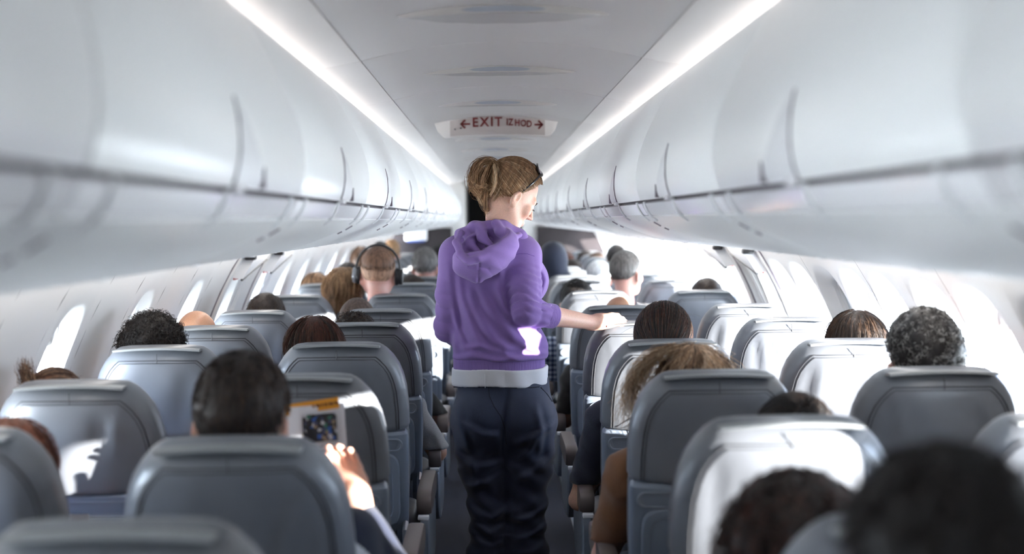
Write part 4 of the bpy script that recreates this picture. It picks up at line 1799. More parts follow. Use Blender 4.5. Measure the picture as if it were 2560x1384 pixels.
strip = g.build('header_strip', material('orange_print', (.72, .30, .02), .5), mroot, smooth=False)
g = Geo()
rr = random.Random(5)
x = -.02
while x < .080:
    w = rr.uniform(.004, .011)
    g.box((x + w / 2, .0045, Hm / 2 - .002 + (x - .03) * .07), (w, .001, .006))
    x += w + .0022
g.build('print', material('ink', (.18, .06, .01), .6), strip, smooth=False)


def picture_material():
    m = bpy.data.materials.new('printed_photo')
    m.use_nodes = True
    nt = m.node_tree
    b = nt.nodes['Principled BSDF']
    tc = nt.nodes.new('ShaderNodeTexCoord')
    v = nt.nodes.new('ShaderNodeTexVoronoi')
    v.inputs['Scale'].default_value = 130
    r = nt.nodes.new('ShaderNodeValToRGB')
    r.color_ramp.interpolation = 'CONSTANT'
    e = r.color_ramp.elements
    e[0].color = (.012, .014, .02, 1)
    e[1].position, e[1].color = .42, (.03, .10, .36, 1)
    for p, c in ((.55, (.02, .02, .025, 1)), (.66, (.55, .56, .60, 1)), (.76, (.04, .16, .11, 1)), (.83, (.30, .22, .14, 1)), (.90, (.05, .06, .12, 1))):
        x = e.new(p)
        x.color = c
    nt.links.new(tc.outputs['Object'], v.inputs['Vector'])
    sp = nt.nodes.new('ShaderNodeSeparateColor')
    nt.links.new(v.outputs['Color'], sp.inputs[0])
    nt.links.new(sp.outputs[0], r.inputs[0])
    nt.links.new(r.outputs[0], b.inputs['Base Color'])
    b.inputs['Roughness'].default_value = .4
    return m


pt = at(803, 1073, 2.86) - pc
g = Geo()
g.box((pt.x, -.002, pt.z), (.074, .0016, .060))
g.build('printed_photo', picture_material(), mroot, smooth=False)
g = Geo()
rr = random.Random(8)
for row in range(4):
    x = pt.x - .030
    while x < pt.x + .022:
        w = rr.uniform(.004, .010)
        g.box((x + w / 2, -.002, pt.z - .040 - row * .008), (w, .001, .0022))
        x += w + .0025
g.build('print', material('ink_grey', (.22, .22, .25), .6), mroot, smooth=False)

seated('person', head_at(135, 920, 3.36), ROWY[3], SEATX['A'], 'fair', C_DARK, C_JEANS, 'woman with brown hair clipped up into a tuft, by the left sidewall', female=True, yaw=8, hs=.98,
       hair=lambda p: hair_tied('hair', [H_BROWN, H_AUBURN, H_BROWN, H_LIGHT], 13, tie=(-.045, -.075, .10), n=700, tail=.055, tail_dir=(-.15, .1, 1), parent=p, nmat=4))
seated('person', head_at(382, 802, 4.14, .120), ROWY[4], SEATX['A'], 'tan', C_DARK, C_JEANS, 'person with thick curly black hair in front of a pale grey window seat',
       hair=lambda p: hair_curly('hair', [H_BLACK, H_BLACK, H_DARK], 14, n=1500, L=.050, rad=.008, thick=.018, parent=p, nmat=3))
seated('person', head_at(492, 773, 4.92, .121), ROWY[5], SEATX['A'], 'tan', C_BLUE, C_DARK, 'bald person with a tanned crown by the left windows', unique=True)
seated('person', head_at(664, 734, 5.71), ROWY[6], SEATX['A'], 'tan', C_DARK, C_JEANS, 'person with short dark hair just ahead and right of the bald tanned crown', pitch=-16,
       hair=lambda p: hair_short('hair', [H_DARK, H_BROWN], 15, n=900, parent=p, nmat=2))
seated('person', head_at(785, 793, 4.14, .128), ROWY[4], SEATX['B'], 'fair', C_DARK, C_JEANS, 'woman with straight auburn hair in the left aisle seat', female=True, yaw=12,
       hair=lambda p: hair_long('hair', [H_AUBURN, H_DARK, H_AUBURN, H_BROWN], 16, n=1300, parent=p, nmat=4, L=.28, stray=25, frizz=.003))
zt = at(1080, 1005, 4.9)
seated('person', head_at(885, 788, 4.92, .122), ROWY[5], SEATX['B'], 'tan', [C_GREY, C_TEAL], C_JEANS, 'person with dark curls, grey sleeve with teal shoulder, elbow in the aisle',
       elbowR=tuple(at(1094, 1130, 4.93)), armR=None, unique=True, shirt_h=.0055, sleeve=lambda c: (c[:, 2] > zt.z + (c[:, 0] - zt.x) * -1.2),
       hair=lambda p: hair_curly('hair', [H_DARK, H_BROWN], 17, n=700, L=.038, rad=.006, thick=.010, parent=p, nmat=2))
seated('person', head_at(893, 745, 5.71, .120), ROWY[6], SEATX['B'], 'pink', C_BLACK, C_BLACK, 'person with a closely shaved head and a black sleeve in the left aisle seats',
       elbowR=tuple(at(1104, 1060, 5.78)), hair=lambda p: stubble(p, 18))
hp, hpH, hpM = seated('person', head_at(944, 618, 6.75, .134), ROWY[7], SEATX['B'], 'pink', C_DARK, C_JEANS, 'man with cropped fair hair wearing black headphones', hs=1.12, unique=True, roll=3,
       hair=lambda p: stubble(p, 19, [hair_mat('fair_stubble', (.30, .17, .11), .7)]))
hs2 = hair_short('cropped_hair', [hair_mat('crop', (.13, .065, .038)), H_BROWN, H_LIGHT], 191, n=1800, L=.010, r=.0007, thick=.004, lump=0, parent=hp, nmat=3, low=-.62)
hs2.matrix_local = Matrix.Translation(hpH) @ hpM.to_4x4() @ Matrix.Scale(1.12, 4)
seated('person', head_at(862, 670, 6.85), ROWY[7], SEATX['A'], 'pink', C_WHITE, C_JEANS, 'blonde woman leaning towards the man with headphones', female=True, yaw=-50, roll=8,
       hair=lambda p: hair_long('hair', [H_BLOND, H_LIGHT, H_BLOND], 20, n=800, parent=p, nmat=3, L=.36))
seated('person', head_at(788, 683, 7.97), ROWY[8], SEATX['A'], 'pink', C_WHITE, C_JEANS, 'person with light brown hair beyond the last clear left window seat', female=True, yaw=25,
       hair=lambda p: hair_long('hair', [H_LIGHT, H_BROWN], 21, n=450, parent=p, nmat=2, L=.18))
seated('person', head_at(1030, 686, 7.97), ROWY[8], SEATX['B'], 'tan', C_BLACK, C_BLACK, 'person with dark brown hair and black sleeve left of the standing woman', elbowR=tuple(at(1098, 800, 8.05)),
       hair=lambda p: hair_short('hair', [H_DARK, H_BROWN], 22, n=700, parent=p, nmat=2))
seated('person', head_at(1062, 620, 8.91), ROWY[9], SEATX['B'], 'pink', C_DARK, C_JEANS, 'older man with dark hair greying at the sides, left of the purple hoodie', hs=1.05,
       hair=lambda p: hair_short('hair', [H_GREY, H_DARK, H_SALT], 23, n=800, parent=p, nmat=3))

# right of the aisle
seated('person', head_at(2352, 1118, 1.20, .124), ROWY[0], SEATX['C'], 'tan', C_DARK, C_JEANS, 'nearest dark haired head, large and blurred at the bottom right corner', hs=.97,
       hair=lambda p: hair_short('hair', [H_BLACK, H_DARK], 31, n=2200, L=.024, thick=.010, parent=p, nmat=2, lump=.004, lift=.7))
seated('person', head_at(1990, 1200, 1.80), ROWY[1], SEATX['C'], 'fair', C_DARK, C_JEANS, 'person with dark reddish brown curls in front of the sun bleached seat', female=True,
       hair=lambda p: hair_curly('hair', [H_DARK, H_AUBURN, H_DARK], 32, n=1500, L=.075, rad=.010, thick=.020, parent=p, nmat=3, low=.25, grav=.05))
seated('person', head_at(1985, 984, 2.60), ROWY[2], SEATX['C'], 'fair', C_DARK, C_JEANS, 'person with dark hair and a wide dark hair tie above the bleached seat', female=True,
       hair=lambda p: hair_tied('hair', [H_DARK, H_BLACK], 33, tie=(.01, -.085, .085), n=600, bun=True, bun_r=.030, parent=p, nmat=2))
seated('person', head_at(2308, 786, 3.36, .124), ROWY[3], SEATX['D'], 'pink', C_DARK, C_DARK, 'man with thick salt and pepper hair in the shaded window seat', hs=1.10, unique=True,
       hair=lambda p: hair_curly('hair', [H_BLACK, H_GREY, H_BLACK, H_GREY, H_SALT], 34, n=2600, L=.022, rad=.0045, turns=1.3, r=.0011, thick=.008, parent=p, nmat=5))
bl, blH, blM = seated('person', head_at(1735, 870, 3.36, .128), ROWY[3], SEATX['C'], 'fair', C_BROWN, C_DARK, 'woman with frizzy blonde hair in a brown coat', female=True,
                      elbowL=tuple(at(1510, 1390, 3.50)), unique=True, shz=.045)
H_SAND, H_WHEAT = hair_mat('sand', (.50, .32, .19)), hair_mat('wheat', (.70, .53, .36))
bh = hair_long('hair', [H_SAND, H_LIGHT, H_SAND, H_WHEAT, H_BROWN], 35, n=1500, parent=bl, nmat=5, L=.30, frizz=.014, thick=.017, stray=420, spread=.3, r=.0008)
bh.matrix_local = Matrix.Translation(blH) @ blM.to_4x4()
rr = random.Random(351)
g = Geo()
for gd, wd, num, wav in (([(1660, 876, 3.33), (1612, 912, 3.36), (1584, 960, 3.38), (1574, 1020, 3.40), (1566, 1085, 3.42)], .020, 170, .010), ([(1690, 866, 3.33), (1640, 885, 3.30), (1606, 930, 3.32), (1596, 985, 3.36)], .022, 110, .012),
                         ([(1640, 890, 3.36), (1590, 950, 3.40), (1560, 1010, 3.42), (1548, 1060, 3.44)], .012, 36, .016)):
    c = spline([tuple(at(*q) - bl.location) for q in gd], 22)
    for q in range(num):
        j = Vector((rr.gauss(0, wd), rr.gauss(0, wd), rr.gauss(0, wd * .6)))
        a1, a2, f1 = rr.uniform(0, 6.3), rr.uniform(0, 6.3), rr.uniform(7, 13)
        en = 22 - rr.randrange(0, 8)
        ps = [Vector(c[i]) + j * (.35 + .65 * i / 21) + Vector((math.sin(a1 + f1 * i / 21), math.cos(a2 + f1 * i / 21), 0)) * wav * min(1, i / 6) for i in range(en)]
        strand(g, ps, .0008 * rr.uniform(.6, 1.4), .0003, mi=rr.randrange(4))
g.build('loose_hair', [H_SAND, H_WHEAT, H_STRAW, H_LIGHT], bl, angle=None)
seated('person', head_at(2140, 778, 4.085, .128), ROWY[4], SEATX['D'], 'fair', C_BLUE, C_JEANS, 'person with glossy brown hair behind the sunlit window seat, next to salt and pepper man',
       hair=lambda p: hair_long('hair', [H_DARK, H_BROWN], 36, n=1100, parent=p, nmat=2, L=.13, frizz=.004, stray=20))
seated('person', head_at(1653, 756, 4.14, .129), ROWY[4], SEATX['C'], 'fair', C_NAVY, C_JEANS, 'woman with dark brown hair swept back, in a navy sweater', female=True, roll=6, hs=1.04,
       elbowL=tuple(at(1448, 1250, 4.26)), unique=True,
       hair=lambda p: hair_tied('hair', [H_DARK, H_BROWN, H_DARK, H_BLACK, H_AUBURN], 37, tie=(-.01, -.125, -.055), n=2600, tail=.22, parent=p, nmat=5, wisps=60))
seated('person', head_at(1550, 738, 5.71, .121), ROWY[6], SEATX['C'], 'tan', C_BLACK, C_BLACK, 'bald person in a black jacket beyond the seat under the resting hand',
       elbowL=tuple(at(1412, 1050, 5.78)), unique=True)
seated('person', head_at(1440, 697, 6.83), ROWY[7], SEATX['C'], 'pink', C_CHECK, C_JEANS, 'man with short dark hair and a blue checked shirt beside the aisle',
       elbowL=tuple(at(1380, 935, 6.92)), unique=True, hair=lambda p: hair_short('hair', [H_BLACK, H_DARK], 38, n=900, parent=p, nmat=2))
seated('person', head_at(1565, 627, 7.5), ROWY[8] - .2, SEATX['D'] - .2, 'pink', C_DARK, C_DARK, 'man with short grey hair turned towards the right windows', yaw=-38, hs=1.06, unique=True,
       hair=lambda p: hair_short('hair', [hair_mat('iron', (.085, .075, .070)), H_BROWN, H_GREY], 39, n=1300, L=.012, thick=.003, parent=p, nmat=3))
seated('person', head_at(1496, 650, 9.0), ROWY[9], SEATX['D'] - .2, 'pink', C_WHITE, C_DARK, 'person with sunlit white hair beside the grey haired man', hair=lambda p: hair_short('hair', [H_WHITE], 40, n=700, parent=p))
seated('person', head_at(1766, 695, 6.83), ROWY[7], SEATX['D'], 'tan', C_DARK, C_JEANS, 'person with dark brown hair by the right overwing exit', hair=lambda p: hair_short('hair', [H_DARK, H_BROWN], 41, n=700, parent=p, nmat=2))
hood_p, hoH, hoM = seated('person', head_at(1382, 608, 8.91), ROWY[9], SEATX['C'] - .1, 'pink', C_NAVY, C_JEANS, 'person in a dark navy hood beyond the purple hoodie\'s right shoulder', hs=1.05)
solid('hood', lambda P: smax(smin(ellipsoid(P, hoH + Vector((0, -.015, .01)), (.102, .120, .132)), ellipsoid(P, hoH + Vector((.02, -.03, -.19)), (.17, .13, .13)), .06), -ellipsoid(P, hoH + Vector((0, .06, -.01)), (.075, .12, .10)), .02),
      tuple(hoH - Vector((.22, .22, .36))), tuple(hoH + Vector((.24, .2, .2))), .012, C_NAVY, hood_p)

# far rows: the same few passengers again, each with its own hair and head height
far = [('A', 9, 870, 655, H_BLACK, 'person with black hair in the far left window seats'), ('A', 11, 902, 617, H_BROWN, 'person with brown hair far down the left windows'),
       ('A', 12, 950, 606, H_BLACK, 'person with black hair just above the headphones man'), ('A', 14, 978, 600, H_BLOND, 'fair haired person farthest down the left windows'),
       ('B', 11, 1078, 636, H_DARK, 'dark haired person in front of the far left divider'), ('B', 13, 1098, 612, H_BLACK, 'black haired person closest to the far left divider'),
       ('D', 12, 1540, 612, H_BLACK, 'person with black hair behind the grey haired man, by far right windows'), ('D', 14, 1492, 628, H_BROWN, 'brown haired person against the brightest right windows'),
       ('D', 15, 1462, 624, H_DARK, 'dark haired person at the bright right front'), ('C', 12, 1412, 628, H_AUBURN, 'reddish haired person far along the right aisle'),
       ('C', 14, 1392, 606, H_DARK, 'dark haired person farthest along the right aisle'), ('C', 11, 1430, 645, H_DARK, 'dark haired person right of the navy hood')]
src = None
for i, (kind, r, px, py, hm, lab) in enumerate(far):
    d = ROWY[r] + .17
    p = at(px, py, d)
    if src is None:
        src = seated('person', (SEATX[kind], d, 1.08), ROWY[r], SEATX[kind], 'pink', C_DARK, C_DARK, lab)[0]
        srcy = src.location.y - ROWY[r]
        fh = hair_short('hair', [H_BLACK], 50, n=350, r=.0013, thick=.008, parent=src)
        fh.matrix_local = Matrix.Translation((0, d - src.location.y, 1.08))
        o = src
    else:
        o = copy_tree(src)
    o.location = (p.x, ROWY[r] + srcy, 0)
    k = (p.z - .128) / 1.08
    o.scale = (1, 1, k)
    tag(o, lab, 'person', 'passengers in the far rows')
    for ch in o.children:
        if ch.name.startswith('hair'):
            ch.material_slots[0].link = 'OBJECT'
            ch.material_slots[0].material = hm
        if ch.name.startswith('shirt'):
            ch.material_slots[0].link = 'OBJECT'
            ch.material_slots[0].material = (C_DARK, C_NAVY, C_BLUE, C_RUST)[i % 4]

# headphones of the man in the left aisle seat
hr = empty('headphones', hp.location + hpH, 'black over-ear headphones with a silver grey ear cup, worn by the cropped haired man', 'headphones')
hr.rotation_mode = 'QUATERNION'
hr.rotation_quaternion = hpM.to_quaternion()
k = 1.12
g = Geo()
arc = [(.100 * k * math.sin(a), -.004, .020 + .114 * k * math.cos(a) * (1 if abs(a) < PI / 2 else .4)) for a in np.linspace(-R(100), R(100), 29)]
rings = []
for x, y, z in arc:
    n_ = Vector((x, 0, z - .02)).normalized()
    rings.append([tuple(Vector((x, y, z)) + n_ * a + Vector((0, b, 0))) for a, b in ((-.004, -.014), (.004, -.012), (.006, 0), (.004, .012), (-.004, .014), (-.006, 0))])
g.rings(rings)
g.build('headband', M_BLACK, hr, fix=True)
for s in (-1, 1):
    for nm, mt, w0, w1, rr_ in (('ear_cushion', M_BLACK, .078, .098, .040), ('ear_cup', material('headphone_silver', (.30, .31, .33), .3, metal=.5) if s < 0 else M_BLACK, .096, .116, .036)):
        g = Geo()
        rg = []
        for t, f in ((0, .75), (.1, .95), (.5, 1.0), (.9, .9), (1, .6)):
            x = s * (w0 + (w1 - w0) * t) * k
            rg.append([(x, rr_ * f * math.cos(a) * .9 - .004, rr_ * f * math.sin(a) * 1.15 - .012) for a in np.linspace(0, 2 * PI, 24, endpoint=False)])
        g.rings(rg)
        g.build(nm, mt, hr, fix=True)

# the blue card in the pocket of the dark aisle seat
p = at(1953, 1300, 3.08)
g = Geo()
g.box((p.x, p.y, p.z - .02), (.055, .006, .13), bevel=.002)
card = g.build('safety_card', M_BLUE)
tag(card, 'blue safety card standing in the pocket of the shaded aisle seat', 'card')
# ------------------------------------------------------------------ the standing woman in the purple hoodie
DW = 4.60


def aw(px, py, d=4.45):
    return np.array(at(px, py, d + DW - 4.45), np.float32)


C_HOOD = cloth('purple_fleece', (.212, .124, .345), .9, scale=600, bump=.12, vary=.06)
C_RIB = cloth('purple_rib', (.200, .116, .330), .9, scale=240, stretch=(1, 1, .06), bump=.35, vary=.08)
C_SHIRT = cloth('white_jersey', (.70, .68, .69), .85, bump=.05, scale=900, vary=.04)
C_PANTS = cloth('navy_linen', (.021, .028, .058), .75, scale=700, bump=.10, vary=.25)
woman = empty('person', (0, DW, 0), 'woman standing in the aisle in purple hoodie and navy trousers, hair in a knot', 'person')
WO = np.array([0, DW, 0], np.float32)
wl = lambda p: np.array(p, np.float32) - WO

WHM = rot(-66, -32, 3)
WHC = Vector(wl(aw(1281, 486, 4.45)))
WHS = .95
NB = Vector(wl(aw(1252, 590, 4.46)))             # base of the neck
SHL, SHR = wl(aw(1140, 628, 4.46)), wl(aw(1308, 628, 4.45))
ELR, WRR = wl(aw(1315, 779, 4.35)), wl(aw(1482, 806, 4.52))
ELL, WRL = wl(aw(1122, 818, 4.48)), wl(aw(1150, 850, 4.70))
HIPC = wl(aw(1260, 1010, 4.46))
KR, KL = wl(aw(1315, 1262, 4.47)), wl(aw(1222, 1262, 4.47))
fl_ = CAM.z
AR, AL = np.array([KR[0] + .0, .02, .09], np.float32), np.array([KL[0] - .005, .02, .09], np.float32)
HJR, HJL = wl(aw(1318, 1030, 4.46)), wl(aw(1200, 1030, 4.46))
CH = wl(aw(1232, 690, 4.47))


def flat_capsule(P, a, b, ra, rb, fy):
    """Capsule whose depth along y is FY times its width."""
    S = np.array([1, 1 / fy, 1], np.float32)
    return capsule(P * S, np.array(a) * S, np.array(b) * S, ra, rb) * (.5 + .5 * fy)


def w_body(P):
    d = smin(head_field(P, WHC, WHM, WHS, True), capsule(P, NB - Vector((0, 0, .03)), WHC + WHM @ Vector((0, -.028, -.055)), .052, .046), .025)
    t = smin(flat_capsule(P, CH, wl(aw(1240, 800, 4.46)), .125, .105, .68), flat_capsule(P, wl(aw(1258, 960)), HIPC, .13, .15, .72), .05)
    t = smin(t, capsule(P, SHL, SHR, .052, .052), .05)
    d = smin(d, t, .04)
    d = smin(d, chain(P, [SHR, ELR, ELR + (WRR - ELR) * .35, WRR], [.046, .036, .037, .0245], .015), .02)
    d = smin(d, chain(P, [SHL, ELL, WRL], [.046, .036, .027], .015), .02)
    for H, K, A in ((HJR, KR, AR), (HJL, KL, AL)):
        d = smin(d, chain(P, [H, K, A], [.082, .052, .036], .02), .03)
        d = smin(d, smin(capsule(P, A, A + np.array([0, -.03, -.05], np.float32), .036, .034), capsule(P, A + np.array([0, .01, -.055], np.float32), A + np.array([.01, .15, -.065], np.float32), .033, .022), .02), .02)
    # right hand on the seat top, left hand in front of the body
    d = smin(d, hand_field(P, Vector(WRR), WHAND, 1.04, curl=.62, spread=1.5, side=1, thumb=.5), .010)
    d = smin(d, hand_field(P, Vector(WRL), WHANDL, .95, curl=.7, side=1), .010)
    return d


def frame(y, z):
    y = Vector(y).normalized()
    z = Vector(z)
    z = (z - y * z.dot(y)).normalized()
    x = y.cross(z)
    return Matrix((x, y, z)).transposed()


# the palm lies on the rounded top of the seat back, fingers to the right; the thumb stays on the camera's far side
_y = Vector((.92, .36, .10))
_m = frame(_y, (.05, -.50, .85))
WHAND = Matrix((-Vector(_m.col[0]), Vector(_m.col[1]), Vector(_m.col[2]))).transposed()
WHAND = _m if Vector(_m.col[0]).y > 0 else WHAND
WHANDL = frame((.25, .9, -.1), (0, .2, 1))
solid('body', w_body, (-.30, -.30, -.0), (.47, .42, 1.70), .0036, SKIN['fair'], woman, smooth_it=2)


# hoodie -----------------------------------------------------------
def ridge(t, p=2.0):
    """Soft ridges with sharp valleys."""
    return (np.abs(np.sin(t)) ** (1 / p) - .6)


def crease(P, pts, w, A):
    """A ridge with a valley beside it that follows a line in the plane of the back."""
    q = P[:, (0, 2)]
    best = np.full(len(P), 9.0, np.float32)
    sgn = np.zeros(len(P), np.float32)
    tt = np.zeros(len(P), np.float32)
    L = len(pts) - 1
    for i in range(L):
        a, b = pts[i][[0, 2]], pts[i + 1][[0, 2]]
        ba = b - a
        pa = q - a
        t = np.clip(pa @ ba / float(ba @ ba), 0, 1)
        r = pa - t[:, None] * ba
        dd = np.linalg.norm(r, axis=1)
        m = dd < best
        best = np.where(m, dd, best)
        sgn = np.where(m, np.sign(ba[0] * pa[:, 1] - ba[1] * pa[:, 0]), sgn)
        tt = np.where(m, (i + t) / L, tt)
    s = best * sgn / w
    fade = np.clip(np.minimum(tt, 1 - tt) * 5, 0, 1)
    return A * (s * 1.6 * np.exp(-s * s) - .45 * np.exp(-(s * .6) ** 2)) * fade


FOLDS = [([(1128, 650), (1132, 727), (1150, 820), (1172, 870)], .016, .0085), ([(1150, 668), (1162, 740), (1196, 830), (1226, 872)], .018, .0080), ([(1172, 700), (1192, 765), (1246, 840), (1290, 872)], .018, .0090),
         ([(1200, 705), (1236, 770), (1290, 832), (1345, 858)], .017, .0085), ([(1240, 700), (1262, 748), (1300, 815)], .014, .0065), ([(1262, 640), (1254, 700), (1262, 760), (1290, 815)], .014, .0080),
         ([(1128, 892), (1180, 874), (1240, 886), (1300, 880), (1372, 890)], .014, .0080), ([(1140, 866), (1200, 852), (1262, 872), (1330, 900)], .012, .0060), ([(1130, 908), (1210, 900), (1300, 906), (1372, 902)], .010, .0060),
         ([(1300, 850), (1340, 868), (1374, 880)], .010, .0060), ([(1345, 660), (1360, 700), (1345, 748)], .012, -.006), ([(1105, 780), (1140, 830), (1150, 880)], .014, .0070)]
FOLDS = [([wl(aw(*q)) for q in p], w, A * 1.35) for p, w, A in FOLDS]


def w_folds(P, amp=1.0):
    x, y, z = P[:, 0], P[:, 1], P[:, 2]
    f = .0028 * np.sin((x * .8 - z * .42) * 50 + 1.4 * np.sin(z * 9) + np.sin(x * 17)) * np.clip((1.34 - z) * 6, 0, 1)
    f += .0040 * np.sin(x * 80 + 2 * np.sin(z * 26)) * np.clip((1.03 - z) * 9, 0, 1)
    back = (y < .03)
    for p, w, A in FOLDS:
        f = f + crease(P, p, w, A) * back
    return f * amp


HEM_Z, HEM_L = float(aw(1250, 921)[2]), float(aw(1250, 898)[2])


def w_hoodie(P):
    z = P[:, 2]
    t = flat_capsule(P, wl(aw(1228, 668, 4.46)), wl(aw(1238, 800, 4.46)), .142, .122, .66)
    t = smin(t, flat_capsule(P, wl(aw(1240, 800)), wl(aw(1252, 880)), .122, .146, .70), .06)
    t = smin(t, flat_capsule(P, wl(aw(1253, 885)), wl(aw(1255, 940)), .158, .146, .72), .04)
    t = smin(t, capsule(P, SHL + np.array([.012, 0, -.02], np.float32), SHR + np.array([-.01, 0, -.018], np.float32), .062, .062), .05)
    t = smin(t, capsule(P, wl(aw(1225, 640, 4.44)), NB, .085, .062), .05)
    bust = ellipsoid(P, wl(aw(1318, 700, 4.52)), (.075, .075, .085))
    t = smin(t, bust, .05)
    t = t + w_folds(P)
    # right sleeve with the cuff pushed up the forearm
    u = (WRR - ELR)
    CU = ELR + u * .34
    s = chain(P, [SHR + np.array([.0, 0, -.01], np.float32), SHR * .4 + ELR * .6 + np.array([-.004, 0, .0], np.float32), ELR], [.064, .057, .044], .02)
    s = smin(s, chain(P, [ELR, ELR + u * .22, CU], [.046, .042, .039], .01), .02)
    along = (P - SHR) @ ((ELR - SHR) / np.linalg.norm(ELR - SHR))
    ring = np.clip((along - .05) * 9, 0, 1) * np.clip((.30 - along) * 12, 0, 1)
    s = s - ring * (.0075 * ridge(along * 95 + 12 * P[:, 0] + 1.8 * np.sin(P[:, 0] * 40) + 1.4 * np.sin(P[:, 1] * 30)) + .0025 * np.sin(along * 260 - 25 * P[:, 1]))
    un = u / np.linalg.norm(u)
    fa = (P - ELR) @ un
    s = s - .0055 * ridge(fa * 70 + 9 * P[:, 2]) * np.clip((fa - .0) * 20, 0, 1) * np.clip((.075 - fa) * 30, 0, 1)
    s = smax(s, fa - np.linalg.norm(u) * .30, .004)
    s = smax(s, -(capsule(P, ELR, ELR + u * .8, .036, .031)), .004)
    d = smin(t, s, .022)
    # left sleeve
    v = WRL - ELL
    s2 = chain(P, [SHL + np.array([.004, 0, -.01], np.float32), SHL * .45 + ELL * .55, ELL, ELL + v * .8], [.064, .054, .048, .040], .02)
    al2 = (P - SHL) @ ((ELL - SHL) / np.linalg.norm(ELL - SHL))
    s2 = s2 - .0075 * ridge(al2 * 60 + 9 * P[:, 0] + 1.2 * np.sin(P[:, 1] * 24)) * np.clip((al2 - .06) * 9, 0, 1)
    d = smin(d, s2, .022)
    # ribbed hem below a blouse of cloth
    d = smax(d, (HEM_L + .004) - z, .006)
    d = smax(d, z - (NB.z + .035), .02)
    d = smax(d, -capsule(P, NB - Vector((0, 0, .02)), WHC + WHM @ Vector((0, -.03, -.05)), .056, .052), .01)
    return d


solid('hoodie', w_hoodie, (-.27, -.32, .90), (.30, .30, 1.47), .0042, C_HOOD, woman, smooth_it=2)


def band(P, c, rx, ry, z0, z1, th, bow=0.0, wav=0.0):
    """Closed elliptic band of cloth between two heights."""
    a = np.arctan2(P[:, 1] - c[1], P[:, 0] - c[0])
    k = np.sqrt(((P[:, 0] - c[0]) / rx) ** 2 + ((P[:, 1] - c[1]) / ry) ** 2)
    r = (k - 1) * (rx + ry) / 2 + wav * np.sin(a * 9 + P[:, 2] * 30)
    dz = np.abs(P[:, 2] - (z0 + z1) / 2 - bow * np.sin(a * 3 + 1)) - (z1 - z0) / 2
    return smax(np.abs(r) - th, dz, .004)


hc = wl(aw(1248, 910))
hoodie = bpy.context.scene.objects['hoodie']
solid('hem_rib', lambda P: band(P, hc, .152, .112, HEM_Z, HEM_L + .012, .007, .003), (-.2, -.2, HEM_Z - .03), (.22, .2, HEM_L + .04), .004, C_RIB, woman)
u = (WRR - ELR)
un = u / np.linalg.norm(u)


def cuff(P):
    t = (P - ELR) @ un
    q = np.linalg.norm(P - ELR - t[:, None] * un, axis=1)
    L = np.linalg.norm(u)
    return smax(np.abs(q - .0385) - .0045, np.abs(t - L * .335) - L * .075, .003)


mc = ELR + u * .32
solid('sleeve_cuff', cuff, tuple(mc - .09), tuple(mc + .09), .003, C_RIB, woman)


# hood, lying on the back
RIM = [wl(aw(*q)) for q in ((1298, 588, 4.375), (1284, 594, 4.34), (1262, 606, 4.315), (1228, 628, 4.285), (1196, 648, 4.265), (1170, 652, 4.265), (1150, 634, 4.29), (1141, 606, 4.33), (1152, 580, 4.38))]
HB = Matrix.Rotation(R(-27), 3, 'Y')


def w_hood(P):
    p0 = ellipsoid(P, wl(aw(1214, 632, 4.355)), (.122, .086, .078), HB)
    tip = capsule(P, wl(aw(1208, 655, 4.325)), wl(aw(1193, 694, 4.325)), .052, .014)
    d = smin(p0, tip, .04)
    # collar round the neck, lower on the right where the chin comes down
    d = smin(d, chain(P, [wl(aw(1150, 588, 4.43)), wl(aw(1190, 570, 4.40)), wl(aw(1255, 566, 4.40)), wl(aw(1298, 588, 4.42)), wl(aw(1318, 615, 4.45))], [.022, .024, .026, .022, .020], .015), .02)
    # the mouth of the hood
    d = smax(d, -ellipsoid(P, wl(aw(1212, 596, 4.315)), (.088, .064, .036), HB), .014)
    d = smin(d, chain(P, RIM, [.010, .012, .0145, .015, .015, .014, .0135, .013, .010], .005), .006)
    # cloth bunched inside
    for (q0, q1, q2, r) in (((1168, 586, 4.40), (1176, 610, 4.36), (1196, 628, 4.335), .017), ((1200, 566, 4.38), (1206, 592, 4.35), (1226, 610, 4.335), .018), ((1240, 560, 4.375), (1250, 578, 4.35), (1272, 588, 4.34), .017)):
        d = smin(d, chain(P, [wl(aw(*q0)), wl(aw(*q1)), wl(aw(*q2))], [r, r * .95, r * .6], .01), .006)
    x, y, z = P[:, 0], P[:, 1], P[:, 2]
    low = np.clip((1.335 - z) * 14, 0, 1)
    d = d - .0045 * ridge((x * .75 + z * .9) * 46 + 1.2 * np.sin(x * 30)) * low
    d = d + .0016 * np.sin((x * .5 + z) * 130)
    # seam down the middle and across
    sx = wl(aw(1197, 680, 4.3))[0]
    d = d + .0045 * np.exp(-((x - sx - (z - 1.27) * .1) / .0035) ** 2) * (z < 1.31)
    d = d + .0045 * np.exp(-((z - float(aw(1200, 664)[2]) + (x - sx) * .12) / .0035) ** 2) * (np.abs(x - sx) < .035)
    d = smax(d, -capsule(P, NB - Vector((0, 0, .03)), WHC + WHM @ Vector((0, -.03, -.05)), .052, .049), .010)
    return d


solid('hood', w_hood, (-.22, -.30, 1.20), (.20, .12, 1.50), .0034, C_HOOD, woman, smooth_it=1)

